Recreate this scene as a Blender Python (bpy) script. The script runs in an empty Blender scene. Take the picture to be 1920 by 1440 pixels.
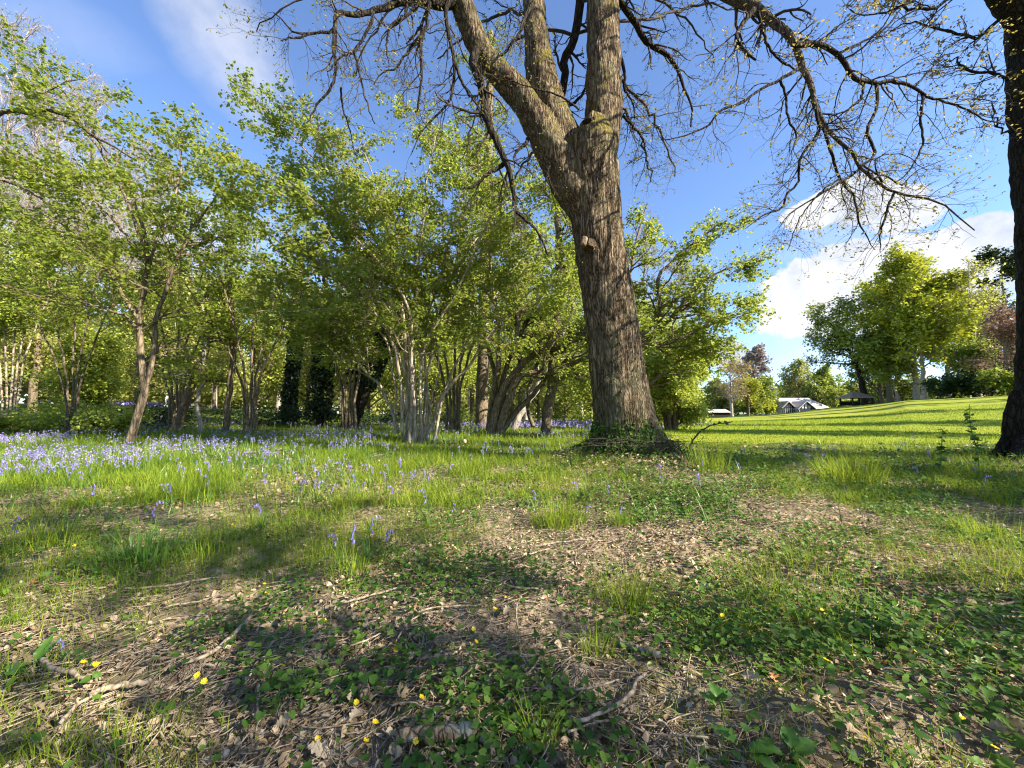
import bpy, math
import numpy as np
from mathutils import Vector
rng = np.random.default_rng(11)
SC = bpy.context.scene
COL = SC.collection
F, PITCH, EYE = 723.0, math.radians(4.35), 0.6      # focal length in photo pixels, camera tilt, eye height
CP, SP = math.cos(PITCH), math.sin(PITCH)
SUN = np.array([0.906*math.cos(math.radians(31)), -0.423*math.cos(math.radians(31)), math.sin(math.radians(31))])

# ------------------------------------------------------------------ noise and terrain
def _h(ix, iy, s):
    n = (ix*374761393 + iy*668265263 + s*974634777) & 0x7fffffff
    n = ((n ^ (n >> 13))*1274126177) & 0x7fffffff
    return ((n ^ (n >> 16)) & 0xffff)/65535.0
def vnoise(x, y, s=0):
    x = np.asarray(x, float); y = np.asarray(y, float)
    ix = np.floor(x).astype(np.int64); iy = np.floor(y).astype(np.int64)
    fx = x-ix; fy = y-iy; fx = fx*fx*(3-2*fx); fy = fy*fy*(3-2*fy)
    a = _h(ix, iy, s)*(1-fx)+_h(ix+1, iy, s)*fx
    b = _h(ix, iy+1, s)*(1-fx)+_h(ix+1, iy+1, s)*fx
    return a*(1-fy)+b*fy
def fbm(x, y, s=0, o=4):
    t = 0; a = .5
    for k in range(o):
        t = t+a*vnoise(x*2**k, y*2**k, s+k); a *= .5
    return t
def smooth(a, b, x):
    t = np.clip((x-a)/(b-a), 0, 1); return t*t*(3-2*t)
OAK = np.array([1.43, 4.72]); RT = np.array([5.75, 4.15])
def ground_z(x, y, micro=True):
    x = np.asarray(x, float); y = np.asarray(y, float)
    yc = np.maximum(y, 3.0); u = x/yc
    A = np.interp(u, [-1.6, -1, -.6, -.2, .1, .3, .51, .66, .74, .83, 1.02, 1.3, 2.2, 5], [1.5, 1.3, .8, .15, 0, -.1, -.4, .2, .95, 2.1, 2.5, 2.9, 3.2, 3.4])
    D = np.interp(u, [-1.6, -.2, .3, .51, .83, 1.02, 1.3, 2.2], [30, 34, 80, 90, 98, 62, 52, 45])
    t = np.clip((y-9)/(D-9), 0, 1.0)
    z = A*(t*t*(3-2*t))
    z = z+.13*np.exp(-((x-OAK[0])**2+(y-OAK[1])**2)/.95**2)+.12*np.exp(-((x-RT[0])**2+(y-RT[1])**2)/1.1**2)
    if micro:
        d = np.hypot(x, y)
        w = np.exp(-d/9.0)
        lawn = smooth(.12, .3, u)*smooth(6.0, 7.5, y)
        z = z+(.16*(fbm(x*.55+9, y*.55, 3, 3)-.45)*smooth(.3, 2, d)*np.exp(-d/30)+w*.06*(fbm(x*3.1, y*3.1, 7, 3)-.45)+w*.034*(fbm(x*12, y*12, 17, 2)-.4))*(1-.85*lawn)
    return z
CAMZ = EYE+float(ground_z(0., 0.))*0
def at(px, py, Y):
    """Point seen at photo pixel (px, py) standing Y metres ahead."""
    vx = (px-960)/F; vy = (720-py)/F
    fw = CP-vy*SP; up = SP+vy*CP
    return np.array([vx*Y/fw, Y, CAMZ+up*Y/fw])
def gnd(px, py):
    """Ground point seen at photo pixel (px, py)."""
    last = .3
    for Y in np.geomspace(.3, 140, 900):
        p = at(px, py, Y)
        if p[2] <= ground_z(p[0], p[1]): break
        last = Y
    p = at(px, py, Y); return np.array([p[0], p[1], float(ground_z(p[0], p[1]))])
def pix(x, y, z):
    """Photo pixel of world points, to read the planting plan below."""
    dz = z-CAMZ; f = y*CP+dz*SP; v = dz*CP-y*SP
    f = np.maximum(f, 1e-3)
    return 960+F*x/f, 720-F*v/f

# ------------------------------------------------------------------ mesh building
class MB:
    def __init__(s): s.v = []; s.f = []; s.n = 0
    def add(s, v, f, m=0):
        v = np.asarray(v, float).reshape(-1, 3); f = np.asarray(f, np.int64)
        if len(v) == 0 or len(f) == 0: return s
        s.v.append(v); s.f.append((f+s.n, m)); s.n += len(v); return s
    def box(s, c, d, m=0, rz=0.):
        c = np.array(c, float); d = np.array(d, float)/2
        q = np.array([[-1,-1,-1],[1,-1,-1],[1,1,-1],[-1,1,-1],[-1,-1,1],[1,-1,1],[1,1,1],[-1,1,1]])*d
        ca, sa = math.cos(rz), math.sin(rz)
        q = np.stack([q[:,0]*ca-q[:,1]*sa, q[:,0]*sa+q[:,1]*ca, q[:,2]], 1)+c
        return s.add(q, [[0,3,2,1],[4,5,6,7],[0,1,5,4],[1,2,6,5],[2,3,7,6],[3,0,4,7]], m)
    def mesh(s, name, mats, smooth_=True, org=(0,0,0)):
        me = bpy.data.meshes.new(name)
        v = np.concatenate(s.v)-np.asarray(org, float)
        me.vertices.add(len(v)); me.vertices.foreach_set('co', v.astype(np.float32).ravel())
        li = np.concatenate([f.ravel() for f, m in s.f]); ct = np.concatenate([np.full(len(f), f.shape[1]) for f, m in s.f])
        mi = np.concatenate([np.full(len(f), m) for f, m in s.f])
        me.loops.add(len(li)); me.loops.foreach_set('vertex_index', li.astype(np.int32))
        st = np.concatenate([[0], np.cumsum(ct)[:-1]])
        me.polygons.add(len(ct)); me.polygons.foreach_set('loop_start', st.astype(np.int32))
        try: me.polygons.foreach_set('loop_total', ct.astype(np.int32))
        except Exception: pass
        me.polygons.foreach_set('material_index', mi.astype(np.int32))
        me.polygons.foreach_set('use_smooth', np.full(len(ct), smooth_))
        for m in (mats if isinstance(mats, (list, tuple)) else [mats]): me.materials.append(m)
        me.update(calc_edges=True)
        return me
    def build(s, name, mats, parent=None, smooth_=True, label=None):
        org = np.array(parent.get('_o', (0,0,0))) if parent is not None else np.zeros(3)
        o = bpy.data.objects.new(name, s.mesh(name, mats, smooth_, org)); COL.objects.link(o)
        o['_o'] = [float(q) for q in org]
        if parent is not None: o.parent = parent
        if label: o['label'] = label
        return o
def thing(name, label, cat, loc, group=None):
    o = bpy.data.objects.new(name, None); COL.objects.link(o)
    o.location = [float(q) for q in loc]; o['_o'] = [float(q) for q in loc]; o.empty_display_size = .2
    o['label'] = label; o['category'] = cat
    if group: o['group'] = group
    return o
def sub(name, mb, mats, part, label=None, smooth_=True):
    """A mesh under a part (same origin as the thing)."""
    o = mb.build(name, mats, part, smooth_, label); return o
def tag(o, label, cat=None, kind=None, group=None):
    o['label'] = label
    if cat: o['category'] = cat
    if kind: o['kind'] = kind
    if group: o['group'] = group
    return o
def unit(a): return a/np.maximum(np.linalg.norm(a, axis=-1, keepdims=True), 1e-9)

def tubes(mb, P, R, S=5, m=0, cap=False):
    P = np.asarray(P, float); R = np.asarray(R, float)
    if P.ndim == 2: P = P[None]; R = R[None]
    N, K, _ = P.shape
    if N == 0: return
    T = unit(np.gradient(P, axis=1))
    U = np.empty_like(P); r = rng.normal(size=(N, 3))
    u = unit(np.cross(T[:, 0], r))
    for k in range(K):
        u = unit(u-(u*T[:, k]).sum(-1, keepdims=True)*T[:, k]); U[:, k] = u
    W = np.cross(T, U)
    a = np.arange(S)*2*math.pi/S
    V = P[:, :, None]+R[:, :, None, None]*(np.cos(a)[None, None, :, None]*U[:, :, None]+np.sin(a)[None, None, :, None]*W[:, :, None])
    i = (np.arange(N)*K*S)[:, None, None]+(np.arange(K-1)*S)[None, :, None]
    j = np.arange(S)[None, None, :]; jn = (j+1) % S
    q = np.stack([i+j, i+jn, i+S+jn, i+S+j], -1).reshape(-1, 4)
    mb.add(V, q, m)
    if cap:
        base = mb.n-N*K*S
        e = np.arange(N)[:, None]*K*S
        mb.f.append((np.concatenate([(base+e+np.arange(S)[::-1]), base+e+(K-1)*S+np.arange(S)]), m))
def spline(pts, K=24):
    """Catmull-Rom resample of a polyline (n,3) to K points."""
    p = np.asarray(pts, float); n = len(p)
    if n == 2:
        t = np.linspace(0, 1, K)[:, None]; return p[0]*(1-t)+p[1]*t
    d = np.concatenate([[0], np.cumsum(np.linalg.norm(np.diff(p, axis=0), axis=1))]); d /= d[-1]
    q = np.vstack([2*p[0]-p[1], p, 2*p[-1]-p[-2]])
    out = []
    for t in np.linspace(0, 1, K):
        i = min(max(np.searchsorted(d, t, 'right')-1, 0), n-2); f = (t-d[i])/(d[i+1]-d[i])
        a, b, c, e = q[i], q[i+1], q[i+2], q[i+3]
        out.append(.5*((2*b)+(c-a)*f+(2*a-5*b+4*c-e)*f*f+(3*b-a-3*c+e)*f**3))
    return np.array(out)
def kink(P, amp):
    n = rng.normal(size=P.shape)*amp; n[0] = 0; return P+n
def grow(P, R, n, t=(.3, 1), ang=(35, 65), L=(.3, .6), K=6, wig=.15, up=0., rr=.6, taper=.25, rmin=.0015, flat=1., absL=False, tl=.4, upk=0.):
    """Side shoots on the tubes (N,K,3): returns points and radii of n per parent."""
    P = np.asarray(P, float); R = np.asarray(R, float)
    if P.ndim == 2: P = P[None]; R = R[None]
    N, KP, _ = P.shape
    idx = np.repeat(np.arange(N), n); M = len(idx)
    tt = rng.uniform(t[0], t[1], M); kf = tt*(KP-1); i0 = np.minimum(kf.astype(int), KP-2); fr = (kf-i0)[:, None]
    pos = P[idx, i0]*(1-fr)+P[idx, i0+1]*fr
    rb = R[idx, i0]*(1-fr[:, 0])+R[idx, i0+1]*fr[:, 0]
    T = unit(P[idx, i0+1]-P[idx, i0])
    pr = unit(np.cross(T, rng.normal(size=(M, 3))))
    a = np.radians(rng.uniform(ang[0], ang[1], M))[:, None]
    d = np.cos(a)*T+np.sin(a)*pr; d[:, 2] = d[:, 2]*flat+up; d = unit(d)
    if absL: Ln = rng.uniform(L[0], L[1], M)
    else: Ln = np.linalg.norm(np.diff(P, axis=1), axis=2).sum(1)[idx]*rng.uniform(L[0], L[1], M)
    Ln = Ln*(1-tl*(tt-t[0])/max(t[1]-t[0], 1e-6))
    Q = np.empty((M, K, 3)); Q[:, 0] = pos
    for k in range(1, K):
        d = d+wig*rng.normal(size=(M, 3)); d[:, 2] += upk; d = unit(d)
        Q[:, k] = Q[:, k-1]+d*(Ln/(K-1))[:, None]
    r0 = np.maximum(rb*rr, rmin)
    RR = np.maximum(r0[:, None]*np.linspace(1, taper, K)[None], rmin*.6)
    return Q, RR

LEAF = {  # half outlines: x along the midrib, y half width
 'hazel': [(.12, .24), (.4, .44), (.72, .36), (.92, .14)],
 'long': [(.2, .13), (.5, .19), (.8, .12)],
 'diamond': [(.45, .38)],
 'heart': [(-.12, .16), (-.1, .36), (.15, .5), (.5, .44), (.82, .2)],
 'ivy': [(-.08, .2), (.12, .5), (.34, .3), (.55, .34), (.7, .2)],
 'oak': [(.1, .06), (.2, .22), (.3, .12), (.42, .33), (.54, .18), (.66, .38), (.77, .2), (.9, .22)],
 'petal': [(.3, .16), (.6, .24), (.85, .14)],
 'dock': [(.04, .1), (.2, .22), (.45, .25), (.75, .17), (.93, .06)],
}
def leaves(mb, pos, axis, nrm, L, kind='hazel', wid=1., fold=.18, curl=.12, m=0):
    pos = np.asarray(pos, float); N = len(pos)
    if N == 0: return
    h = LEAF[kind]; k = len(h)
    axis = unit(axis); side = unit(np.cross(nrm, axis)); up = np.cross(axis, side)
    L = np.broadcast_to(np.asarray(L, float), (N,)); cu = np.broadcast_to(np.asarray(curl, float), (N,)); fo = np.broadcast_to(np.asarray(fold, float), (N,))
    prof = [(0, 0), (1, 0)]+[(x, y) for x, y in h]+[(x, -y) for x, y in h]
    V = np.empty((N, len(prof), 3))
    for i, (x, y) in enumerate(prof):
        z = fo*abs(y)*2-cu*x*x
        V[:, i] = pos+axis*(x*L)[:, None]+side*(y*wid*L)[:, None]+up*(z*L)[:, None]
    b = (np.arange(N)*len(prof))[:, None]
    l = [0]+[2+i for i in range(k)]+[1]; r = [0, 1]+[2+k+i for i in range(k-1, -1, -1)]
    mb.add(V, b+np.array(l)[None, ::-1], m); mb.f.append((b+np.array(r)[None, ::-1]+(mb.n-N*len(prof)), m))
def on_tubes(P, n, t=(.2, 1)):
    N, K, _ = P.shape
    idx = np.repeat(np.arange(N), n); M = len(idx)
    kf = rng.uniform(t[0], t[1], M)*(K-1); i0 = np.minimum(kf.astype(int), K-2); fr = (kf-i0)[:, None]
    return P[idx, i0]*(1-fr)+P[idx, i0+1]*fr, unit(P[idx, i0+1]-P[idx, i0])
def foliage(mb, P, n, size=(.04, .07), kind='hazel', t=(.2, 1), upn=1., spread=.9, off=.03, droop=-.15, **kw):
    p, T = on_tubes(P, n, t); M = len(p)
    ax = T*.6+spread*rng.normal(size=(M, 3)); ax[:, 2] = ax[:, 2]*.5+droop
    nr = rng.normal(size=(M, 3))*.55; nr[:, 2] += upn
    L = rng.uniform(size[0], size[1], M)
    leaves(mb, p+off*rng.normal(size=(M, 3)), ax, nr, L, kind, **kw)
def blades(mb, pos, L, W, az, bend, seg=3, m=0, twist=.3):
    pos = np.asarray(pos, float); N = len(pos)
    if N == 0: return
    L = np.broadcast_to(L, (N,)); W = np.broadcast_to(W, (N,)); bend = np.broadcast_to(bend, (N,))
    hx, hy = np.cos(az), np.sin(az); fa = az+math.pi/2+twist*rng.normal(size=N)
    sx, sy = np.cos(fa), np.sin(fa)
    V = np.empty((N, 2*seg+1, 3))
    for k in range(seg+1):
        s = k/seg
        hz = L*bend*s**1.7; vt = L*s*np.sqrt(np.maximum(1-(bend*.75)**2*s, .05))-L*np.maximum(bend-.75, 0)*s**3*.9
        c = pos+np.stack([hx*hz, hy*hz, vt], 1)
        w = W*(.75 if k == 0 else (1-s**1.8))
        if k == seg: V[:, 2*seg] = c
        else:
            o = np.stack([sx*w, sy*w, np.zeros(N)], 1)*.5; V[:, 2*k] = c-o; V[:, 2*k+1] = c+o
    b = (np.arange(N)*(2*seg+1))[:, None]
    base = mb.n
    mb.add(V, np.concatenate([b+np.array([2*k, 2*k+1, 2*k+3, 2*k+2]) for k in range(seg-1)]), m)
    mb.f.append((base+b+np.array([2*seg-2, 2*seg-1, 2*seg]), m))
def br(px, Y, r, K=24, jit=0.0):
    """A limb along photo pixels px at distances Y (two or more values), radii r in photo pixels (ends)."""
    n = len(px); Ys = np.interp(np.linspace(0, 1, n), np.linspace(0, 1, len(Y)), Y)
    P = spline([at(a, b, y) for (a, b), y in zip(px, Ys)], K)
    rp = np.interp(np.linspace(0, 1, K), np.linspace(0, 1, len(r)), r)
    R = rp*P[:, 1]/F/np.sqrt(1+(P[:, 0]/P[:, 1])**2)
    if jit: P = kink(P, jit)
    return P, R
# ------------------------------------------------------------------ materials
def newmat(name):
    m = bpy.data.materials.new(name); m.use_nodes = True; nt = m.node_tree; nt.nodes.clear()
    return m, nt
def nd(nt, t, **kw):
    n = nt.nodes.new(t)
    for k, v in kw.items():
        if k in n.inputs: n.inputs[k].default_value = v
        else: setattr(n, k, v)
    return n
def ramp(nt, fac, stops, interp='LINEAR'):
    n = nt.nodes.new('ShaderNodeValToRGB'); e = n.color_ramp.elements; n.color_ramp.interpolation = interp
    while len(e) < len(stops): e.new(.5)
    for q, (p, c) in zip(e, stops): q.position = p; q.color = (*c, 1)
    nt.links.new(fac, n.inputs[0]); return n.outputs[0]
def mixc(nt, fac, a, b, mode='MIX'):
    n = nt.nodes.new('ShaderNodeMix'); n.data_type = 'RGBA'; n.blend_type = mode
    for s, v in ((n.inputs[0], fac), (n.inputs[6], a), (n.inputs[7], b)):
        if hasattr(v, 'is_output'): nt.links.new(v, s)
        elif isinstance(v, (int, float)): s.default_value = v
        else: s.default_value = (*v, 1)
    return n.outputs[2]
def math_(nt, op, a, b=None, c=None, clamp=False):
    n = nt.nodes.new('ShaderNodeMath'); n.operation = op; n.use_clamp = clamp
    for i, v in enumerate((a, b, c)):
        if v is None: continue
        if hasattr(v, 'is_output'): nt.links.new(v, n.inputs[i])
        else: n.inputs[i].default_value = v
    return n.outputs[0]
def coords(nt, scale=(1,1,1), out='Object'):
    t = nt.nodes.new('ShaderNodeTexCoord'); mp = nt.nodes.new('ShaderNodeMapping'); mp.inputs['Scale'].default_value = scale
    nt.links.new(t.outputs[out], mp.inputs[0]); return mp.outputs[0]
def noise(nt, vec, scale, detail=3, rough=.55, dist=0.):
    n = nd(nt, 'ShaderNodeTexNoise', Scale=scale, Detail=detail, Roughness=rough, Distortion=dist)
    nt.links.new(vec, n.inputs['Vector']); return n.outputs['Fac']
def finish(nt, sh):
    o = nt.nodes.new('ShaderNodeOutputMaterial'); nt.links.new(sh, o.inputs[0])
def leafmat(name, cols, trans=(.3, .45, .05), tw=.4, rough=.5, spec=.3, nscale=1.2, var=.35):
    """cols: three colours spread over the single leaves; clumps shift between them."""
    m, nt = newmat(name)
    g = nt.nodes.new('ShaderNodeNewGeometry')
    n1 = noise(nt, coords(nt), nscale, 2)
    f = math_(nt, 'ADD', math_(nt, 'MULTIPLY', g.outputs['Random Per Island'], .62), math_(nt, 'MULTIPLY', math_(nt, 'SUBTRACT', n1, .3), .95), clamp=True)
    c = ramp(nt, f, [(.1, cols[0]), (.5, cols[1]), (.95, cols[2])])
    p = nd(nt, 'ShaderNodeBsdfPrincipled', Roughness=rough); p.inputs['Specular IOR Level'].default_value = spec
    nt.links.new(c, p.inputs['Base Color'])
    tr = nt.nodes.new('ShaderNodeBsdfTranslucent')
    nt.links.new(mixc(nt, .6, c, trans), tr.inputs[0])
    mx = nt.nodes.new('ShaderNodeMixShader'); mx.inputs[0].default_value = tw
    nt.links.new(p.outputs[0], mx.inputs[1]); nt.links.new(tr.outputs[0], mx.inputs[2])
    finish(nt, mx.outputs[0]); return m
def barkmat(name, dark, light, sc=18, stretch=.22, bump=.6, moss=None, mossamt=.5, lichen=None, dist=.02):
    m, nt = newmat(name)
    v = coords(nt, (1, 1, stretch))
    vo = nt.nodes.new('ShaderNodeTexVoronoi'); vo.feature = 'DISTANCE_TO_EDGE'; vo.inputs['Scale'].default_value = sc
    wv = nt.nodes.new('ShaderNodeVectorMath'); wv.operation = 'ADD'
    nn = nd(nt, 'ShaderNodeTexNoise', Scale=sc*.7, Detail=3.); nt.links.new(v, nn.inputs['Vector'])
    sv = nt.nodes.new('ShaderNodeVectorMath'); sv.operation = 'SCALE'; sv.inputs['Scale'].default_value = 1.6/sc
    nt.links.new(nn.outputs['Color'], sv.inputs[0]); nt.links.new(v, wv.inputs[0]); nt.links.new(sv.outputs[0], wv.inputs[1])
    nt.links.new(wv.outputs[0], vo.inputs['Vector'])
    ridge = math_(nt, 'POWER', math_(nt, 'MULTIPLY', vo.outputs['Distance'], 2.6, clamp=True), .6)
    fine = noise(nt, coords(nt, (1, 1, .5)), sc*3.2, 4, .65)
    hgt = math_(nt, 'ADD', math_(nt, 'MULTIPLY', ridge, .75), math_(nt, 'MULTIPLY', fine, .4))
    big = noise(nt, coords(nt), 2.2, 3)
    c = ramp(nt, hgt, [(.2, dark), (.55, tuple((a+b)/2 for a, b in zip(dark, light))), (.95, light)])
    c = mixc(nt, .7, c, ramp(nt, big, [(.3, (.6, .6, .6)), (.7, (1.15, 1.1, 1.05))]), 'MULTIPLY')
    if lichen:
        lf = ramp(nt, noise(nt, coords(nt), 9, 4, .7), [(.56, (0, 0, 0)), (.66, (1, 1, 1))])
        c = mixc(nt, math_(nt, 'MULTIPLY', lf, .55), c, lichen)
    if moss:
        mf = ramp(nt, math_(nt, 'ADD', noise(nt, coords(nt, (1, 1, .6)), 3.4, 5, .7), mossamt-.5), [(.5, (0, 0, 0)), (.64, (1, 1, 1))])
        c = mixc(nt, math_(nt, 'MULTIPLY', mf, .85), c, moss)
    p = nd(nt, 'ShaderNodeBsdfPrincipled', Roughness=.9); p.inputs['Specular IOR Level'].default_value = .15
    nt.links.new(c, p.inputs['Base Color'])
    b = nd(nt, 'ShaderNodeBump', Strength=bump, Distance=dist); nt.links.new(hgt, b.inputs['Height']); nt.links.new(b.outputs[0], p.inputs['Normal'])
    finish(nt, p.outputs[0]); return m
def plain(name, c, rough=.8, c2=None, sc=6., bump=0., isl=False, spec=.25):
    m, nt = newmat(name); p = nd(nt, 'ShaderNodeBsdfPrincipled', Roughness=rough); p.inputs['Specular IOR Level'].default_value = spec
    c2 = c2 or tuple(q*.7 for q in c)
    f = noise(nt, coords(nt), sc, 4)
    if isl:
        g = nt.nodes.new('ShaderNodeNewGeometry'); f = math_(nt, 'ADD', math_(nt, 'MULTIPLY', f, .5), math_(nt, 'MULTIPLY', g.outputs['Random Per Island'], .5))
    nt.links.new(ramp(nt, f, [(.3, c2), (.7, c)]), p.inputs['Base Color'])
    if bump:
        b = nd(nt, 'ShaderNodeBump', Strength=bump, Distance=.01); nt.links.new(f, b.inputs['Height']); nt.links.new(b.outputs[0], p.inputs['Normal'])
    finish(nt, p.outputs[0]); return m
M = {}
M['hazel'] = leafmat('hazel_leaf', [(.08, .13, .016), (.20, .275, .032), (.38, .44, .07)], (.54, .60, .08), tw=.52)
M['hazel_b'] = leafmat('maple_leaf', [(.07, .12, .015), (.17, .24, .028), (.33, .39, .06)], (.5, .56, .075), tw=.52)
M['lime'] = leafmat('lime_leaf', [(.17, .23, .035), (.32, .385, .06), (.50, .54, .11)], (.62, .66, .11))
M['pale'] = leafmat('pale_leaf', [(.19, .23, .06), (.36, .38, .10), (.52, .51, .18)], (.6, .6, .16), nscale=.5, tw=.45)
M['mid'] = leafmat('mid_leaf', [(.08, .13, .02), (.17, .23, .035), (.3, .36, .06)], (.4, .46, .06), nscale=.4)
M['gold'] = leafmat('golden_leaf', [(.15, .20, .02), (.35, .39, .03), (.58, .57, .05)], (.58, .6, .06), tw=.35, nscale=.22)
M['olive'] = leafmat('olive_leaf', [(.11, .16, .028), (.25, .31, .05), (.42, .46, .08)], (.5, .54, .08), tw=.35, nscale=.25)
M['dark'] = leafmat('dark_leaf', [(.012, .03, .01), (.03, .06, .015), (.06, .1, .025)], (.06, .1, .02), tw=.2, nscale=.4)
M['ivy'] = leafmat('ivy_leaf', [(.008, .018, .006), (.016, .034, .01), (.035, .065, .018)], (.03, .06, .01), tw=.15, rough=.35, spec=.4)
M['blush'] = leafmat('mauve_leaf', [(.24, .20, .18), (.36, .30, .26), (.48, .41, .35)], (.3, .25, .2), tw=.2, nscale=.2)
M['copper'] = leafmat('copper_leaf', [(.16, .10, .08), (.27, .16, .12), (.38, .26, .19)], (.4, .24, .17), tw=.3, nscale=.3)
M['amber'] = leafmat('amber_leaf', [(.22, .17, .05), (.36, .26, .07), (.42, .36, .1)], (.45, .35, .1), tw=.3, nscale=.3)
M['oakleaf'] = leafmat('young_oak_leaf', [(.10, .10, .02), (.21, .19, .04), (.34, .28, .07)], (.42, .38, .08), nscale=1.)
M['oakleaf_y'] = leafmat('yellow_oak_leaf', [(.2, .16, .03), (.36, .29, .06), (.5, .42, .12)], (.55, .45, .1), nscale=1.)
M['grass'] = leafmat('grass_blade', [(.06, .11, .010), (.18, .27, .02), (.42, .46, .05)], (.42, .5, .05), tw=.4, nscale=.9, rough=.6, spec=.12)
M['strap'] = leafmat('bluebell_blade', [(.05, .12, .02), (.09, .19, .03), (.15, .27, .05)], (.2, .38, .05), tw=.3, nscale=2., rough=.35, spec=.45)
M['cover'] = leafmat('ground_leaf', [(.03, .075, .014), (.07, .15, .022), (.16, .26, .04)], (.2, .34, .04), tw=.3, nscale=2.5, rough=.55, spec=.18)
M['dock'] = leafmat('broad_leaf', [(.07, .17, .025), (.11, .24, .035), (.16, .30, .05)], (.25, .42, .05), tw=.35, nscale=3., rough=.4, spec=.4)
M['dead'] = leafmat('dead_leaf', [(.10, .065, .035), (.34, .245, .145), (.66, .54, .37)], (.4, .28, .13), tw=.15, nscale=5., rough=.75)
M['orange_dead'] = leafmat('rusty_dead_leaf', [(.3, .12, .05), (.38, .17, .07), (.45, .24, .1)], (.4, .2, .08), tw=.15, nscale=5., rough=.75)
M['bell'] = leafmat('bluebell_petal', [(.17, .13, .42), (.29, .24, .57), (.46, .42, .73)], (.34, .3, .68), tw=.3, nscale=3., rough=.5)
M['celandine'] = leafmat('celandine_petal', [(.75, .5, .01), (.85, .62, .015), (.9, .72, .03)], (.85, .65, .02), tw=.2, rough=.3, spec=.5)
M['stem'] = plain('flower_stem', (.14, .22, .04), .5)
def oakbark():
    m, nt = newmat('oak_bark')
    def fis(sc, st, warp):
        v = coords(nt, (1, 1, st)); n = nd(nt, 'ShaderNodeTexNoise', Scale=sc*.55, Detail=4.); nt.links.new(v, n.inputs['Vector'])
        s = nt.nodes.new('ShaderNodeVectorMath'); s.operation = 'SCALE'; s.inputs['Scale'].default_value = warp/sc; nt.links.new(n.outputs['Color'], s.inputs[0])
        a = nt.nodes.new('ShaderNodeVectorMath'); a.operation = 'ADD'; nt.links.new(v, a.inputs[0]); nt.links.new(s.outputs[0], a.inputs[1])
        vo = nt.nodes.new('ShaderNodeTexVoronoi'); vo.feature = 'DISTANCE_TO_EDGE'; vo.inputs['Scale'].default_value = sc; nt.links.new(a.outputs[0], vo.inputs['Vector'])
        return math_(nt, 'POWER', math_(nt, 'MULTIPLY', vo.outputs['Distance'], 2.2, clamp=True), .75)
    r1 = fis(24, .13, 3.2); r2 = fis(48, .3, 3.); fine = noise(nt, coords(nt, (1, 1, .35)), 95, 5, .7)
    h = math_(nt, 'ADD', math_(nt, 'MULTIPLY', r1, .55), math_(nt, 'ADD', math_(nt, 'MULTIPLY', r2, .28), math_(nt, 'MULTIPLY', fine, .38)))
    c = ramp(nt, h, [(.24, (.022, .016, .010)), (.45, (.105, .078, .05)), (.65, (.24, .185, .125)), (.95, (.42, .335, .235))])
    c = mixc(nt, .8, c, ramp(nt, noise(nt, coords(nt, (1, 1, .5)), 1.9, 5, .65), [(.3, (.55, .55, .52)), (.7, (1.15, 1.1, 1.05))]), 'MULTIPLY')
    al = ramp(nt, noise(nt, coords(nt, (1, 1, .4)), 5, 5, .7), [(.5, (0, 0, 0)), (.62, (1, 1, 1))])
    c = mixc(nt, math_(nt, 'MULTIPLY', al, .34), c, (.22, .22, .12))
    g = nt.nodes.new('ShaderNodeNewGeometry'); sx = nt.nodes.new('ShaderNodeSeparateXYZ'); nt.links.new(g.outputs['Normal'], sx.inputs[0])
    o = nt.nodes.new('ShaderNodeTexCoord'); so_ = nt.nodes.new('ShaderNodeSeparateXYZ'); nt.links.new(o.outputs['Object'], so_.inputs[0])
    hi = math_(nt, 'MULTIPLY', math_(nt, 'SUBTRACT', so_.outputs[2], 2.6), .8, clamp=True)
    mz = math_(nt, 'ADD', math_(nt, 'MULTIPLY', sx.outputs[2], .34), noise(nt, coords(nt), 5.5, 5, .75))
    mf = math_(nt, 'MULTIPLY', ramp(nt, mz, [(.56, (0, 0, 0)), (.68, (1, 1, 1))]), hi)
    c = mixc(nt, math_(nt, 'MULTIPLY', mf, .85), c, ramp(nt, fine, [(.3, (.09, .08, .012)), (.7, (.26, .22, .035))]))
    lo = math_(nt, 'MULTIPLY', math_(nt, 'SUBTRACT', .75, so_.outputs[2]), 1.4, clamp=True)
    mf2 = math_(nt, 'MULTIPLY', ramp(nt, noise(nt, coords(nt), 4., 5, .75), [(.4, (0, 0, 0)), (.58, (1, 1, 1))]), lo)
    c = mixc(nt, math_(nt, 'MULTIPLY', mf2, .8), c, (.055, .055, .015))
    p = nd(nt, 'ShaderNodeBsdfPrincipled', Roughness=.92); p.inputs['Specular IOR Level'].default_value = .12
    nt.links.new(c, p.inputs['Base Color'])
    b = nd(nt, 'ShaderNodeBump', Strength=1., Distance=.04); nt.links.new(h, b.inputs['Height']); nt.links.new(b.outputs[0], p.inputs['Normal'])
    finish(nt, p.outputs[0]); return m
M['oakbark'] = oakbark()
M['oaklimb'] = barkmat('oak_limb_bark', (.025, .02, .014), (.15, .12, .085), 30, .4, .8, (.16, .14, .03), .4, None, .015)
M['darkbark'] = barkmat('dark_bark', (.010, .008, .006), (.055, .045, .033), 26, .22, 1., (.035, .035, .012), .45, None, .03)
M['twig'] = plain('twig_bark', (.075, .058, .045), .85, (.028, .022, .018), 20)
M['hazelbark'] = barkmat('hazel_bark', (.16, .125, .085), (.50, .43, .32), 16, .3, .3, (.16, .16, .05), .36, None, .006)
M['wood'] = barkmat('woodland_bark', (.07, .055, .035), (.28, .22, .15), 20, .25, .6, (.1, .1, .03), .42, None, .015)
M['palewood'] = barkmat('pale_bark', (.22, .19, .16), (.46, .41, .35), 10, .3, .4, None, .4, None, .02)
M['grey'] = plain('bare_twigs', (.36, .315, .28), .9, (.2, .17, .15), 3)
M['dead_stick'] = barkmat('weathered_stick', (.14, .1, .065), (.52, .43, .31), 40, .2, .5, (.2, .2, .06), .3, None, .004)
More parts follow.
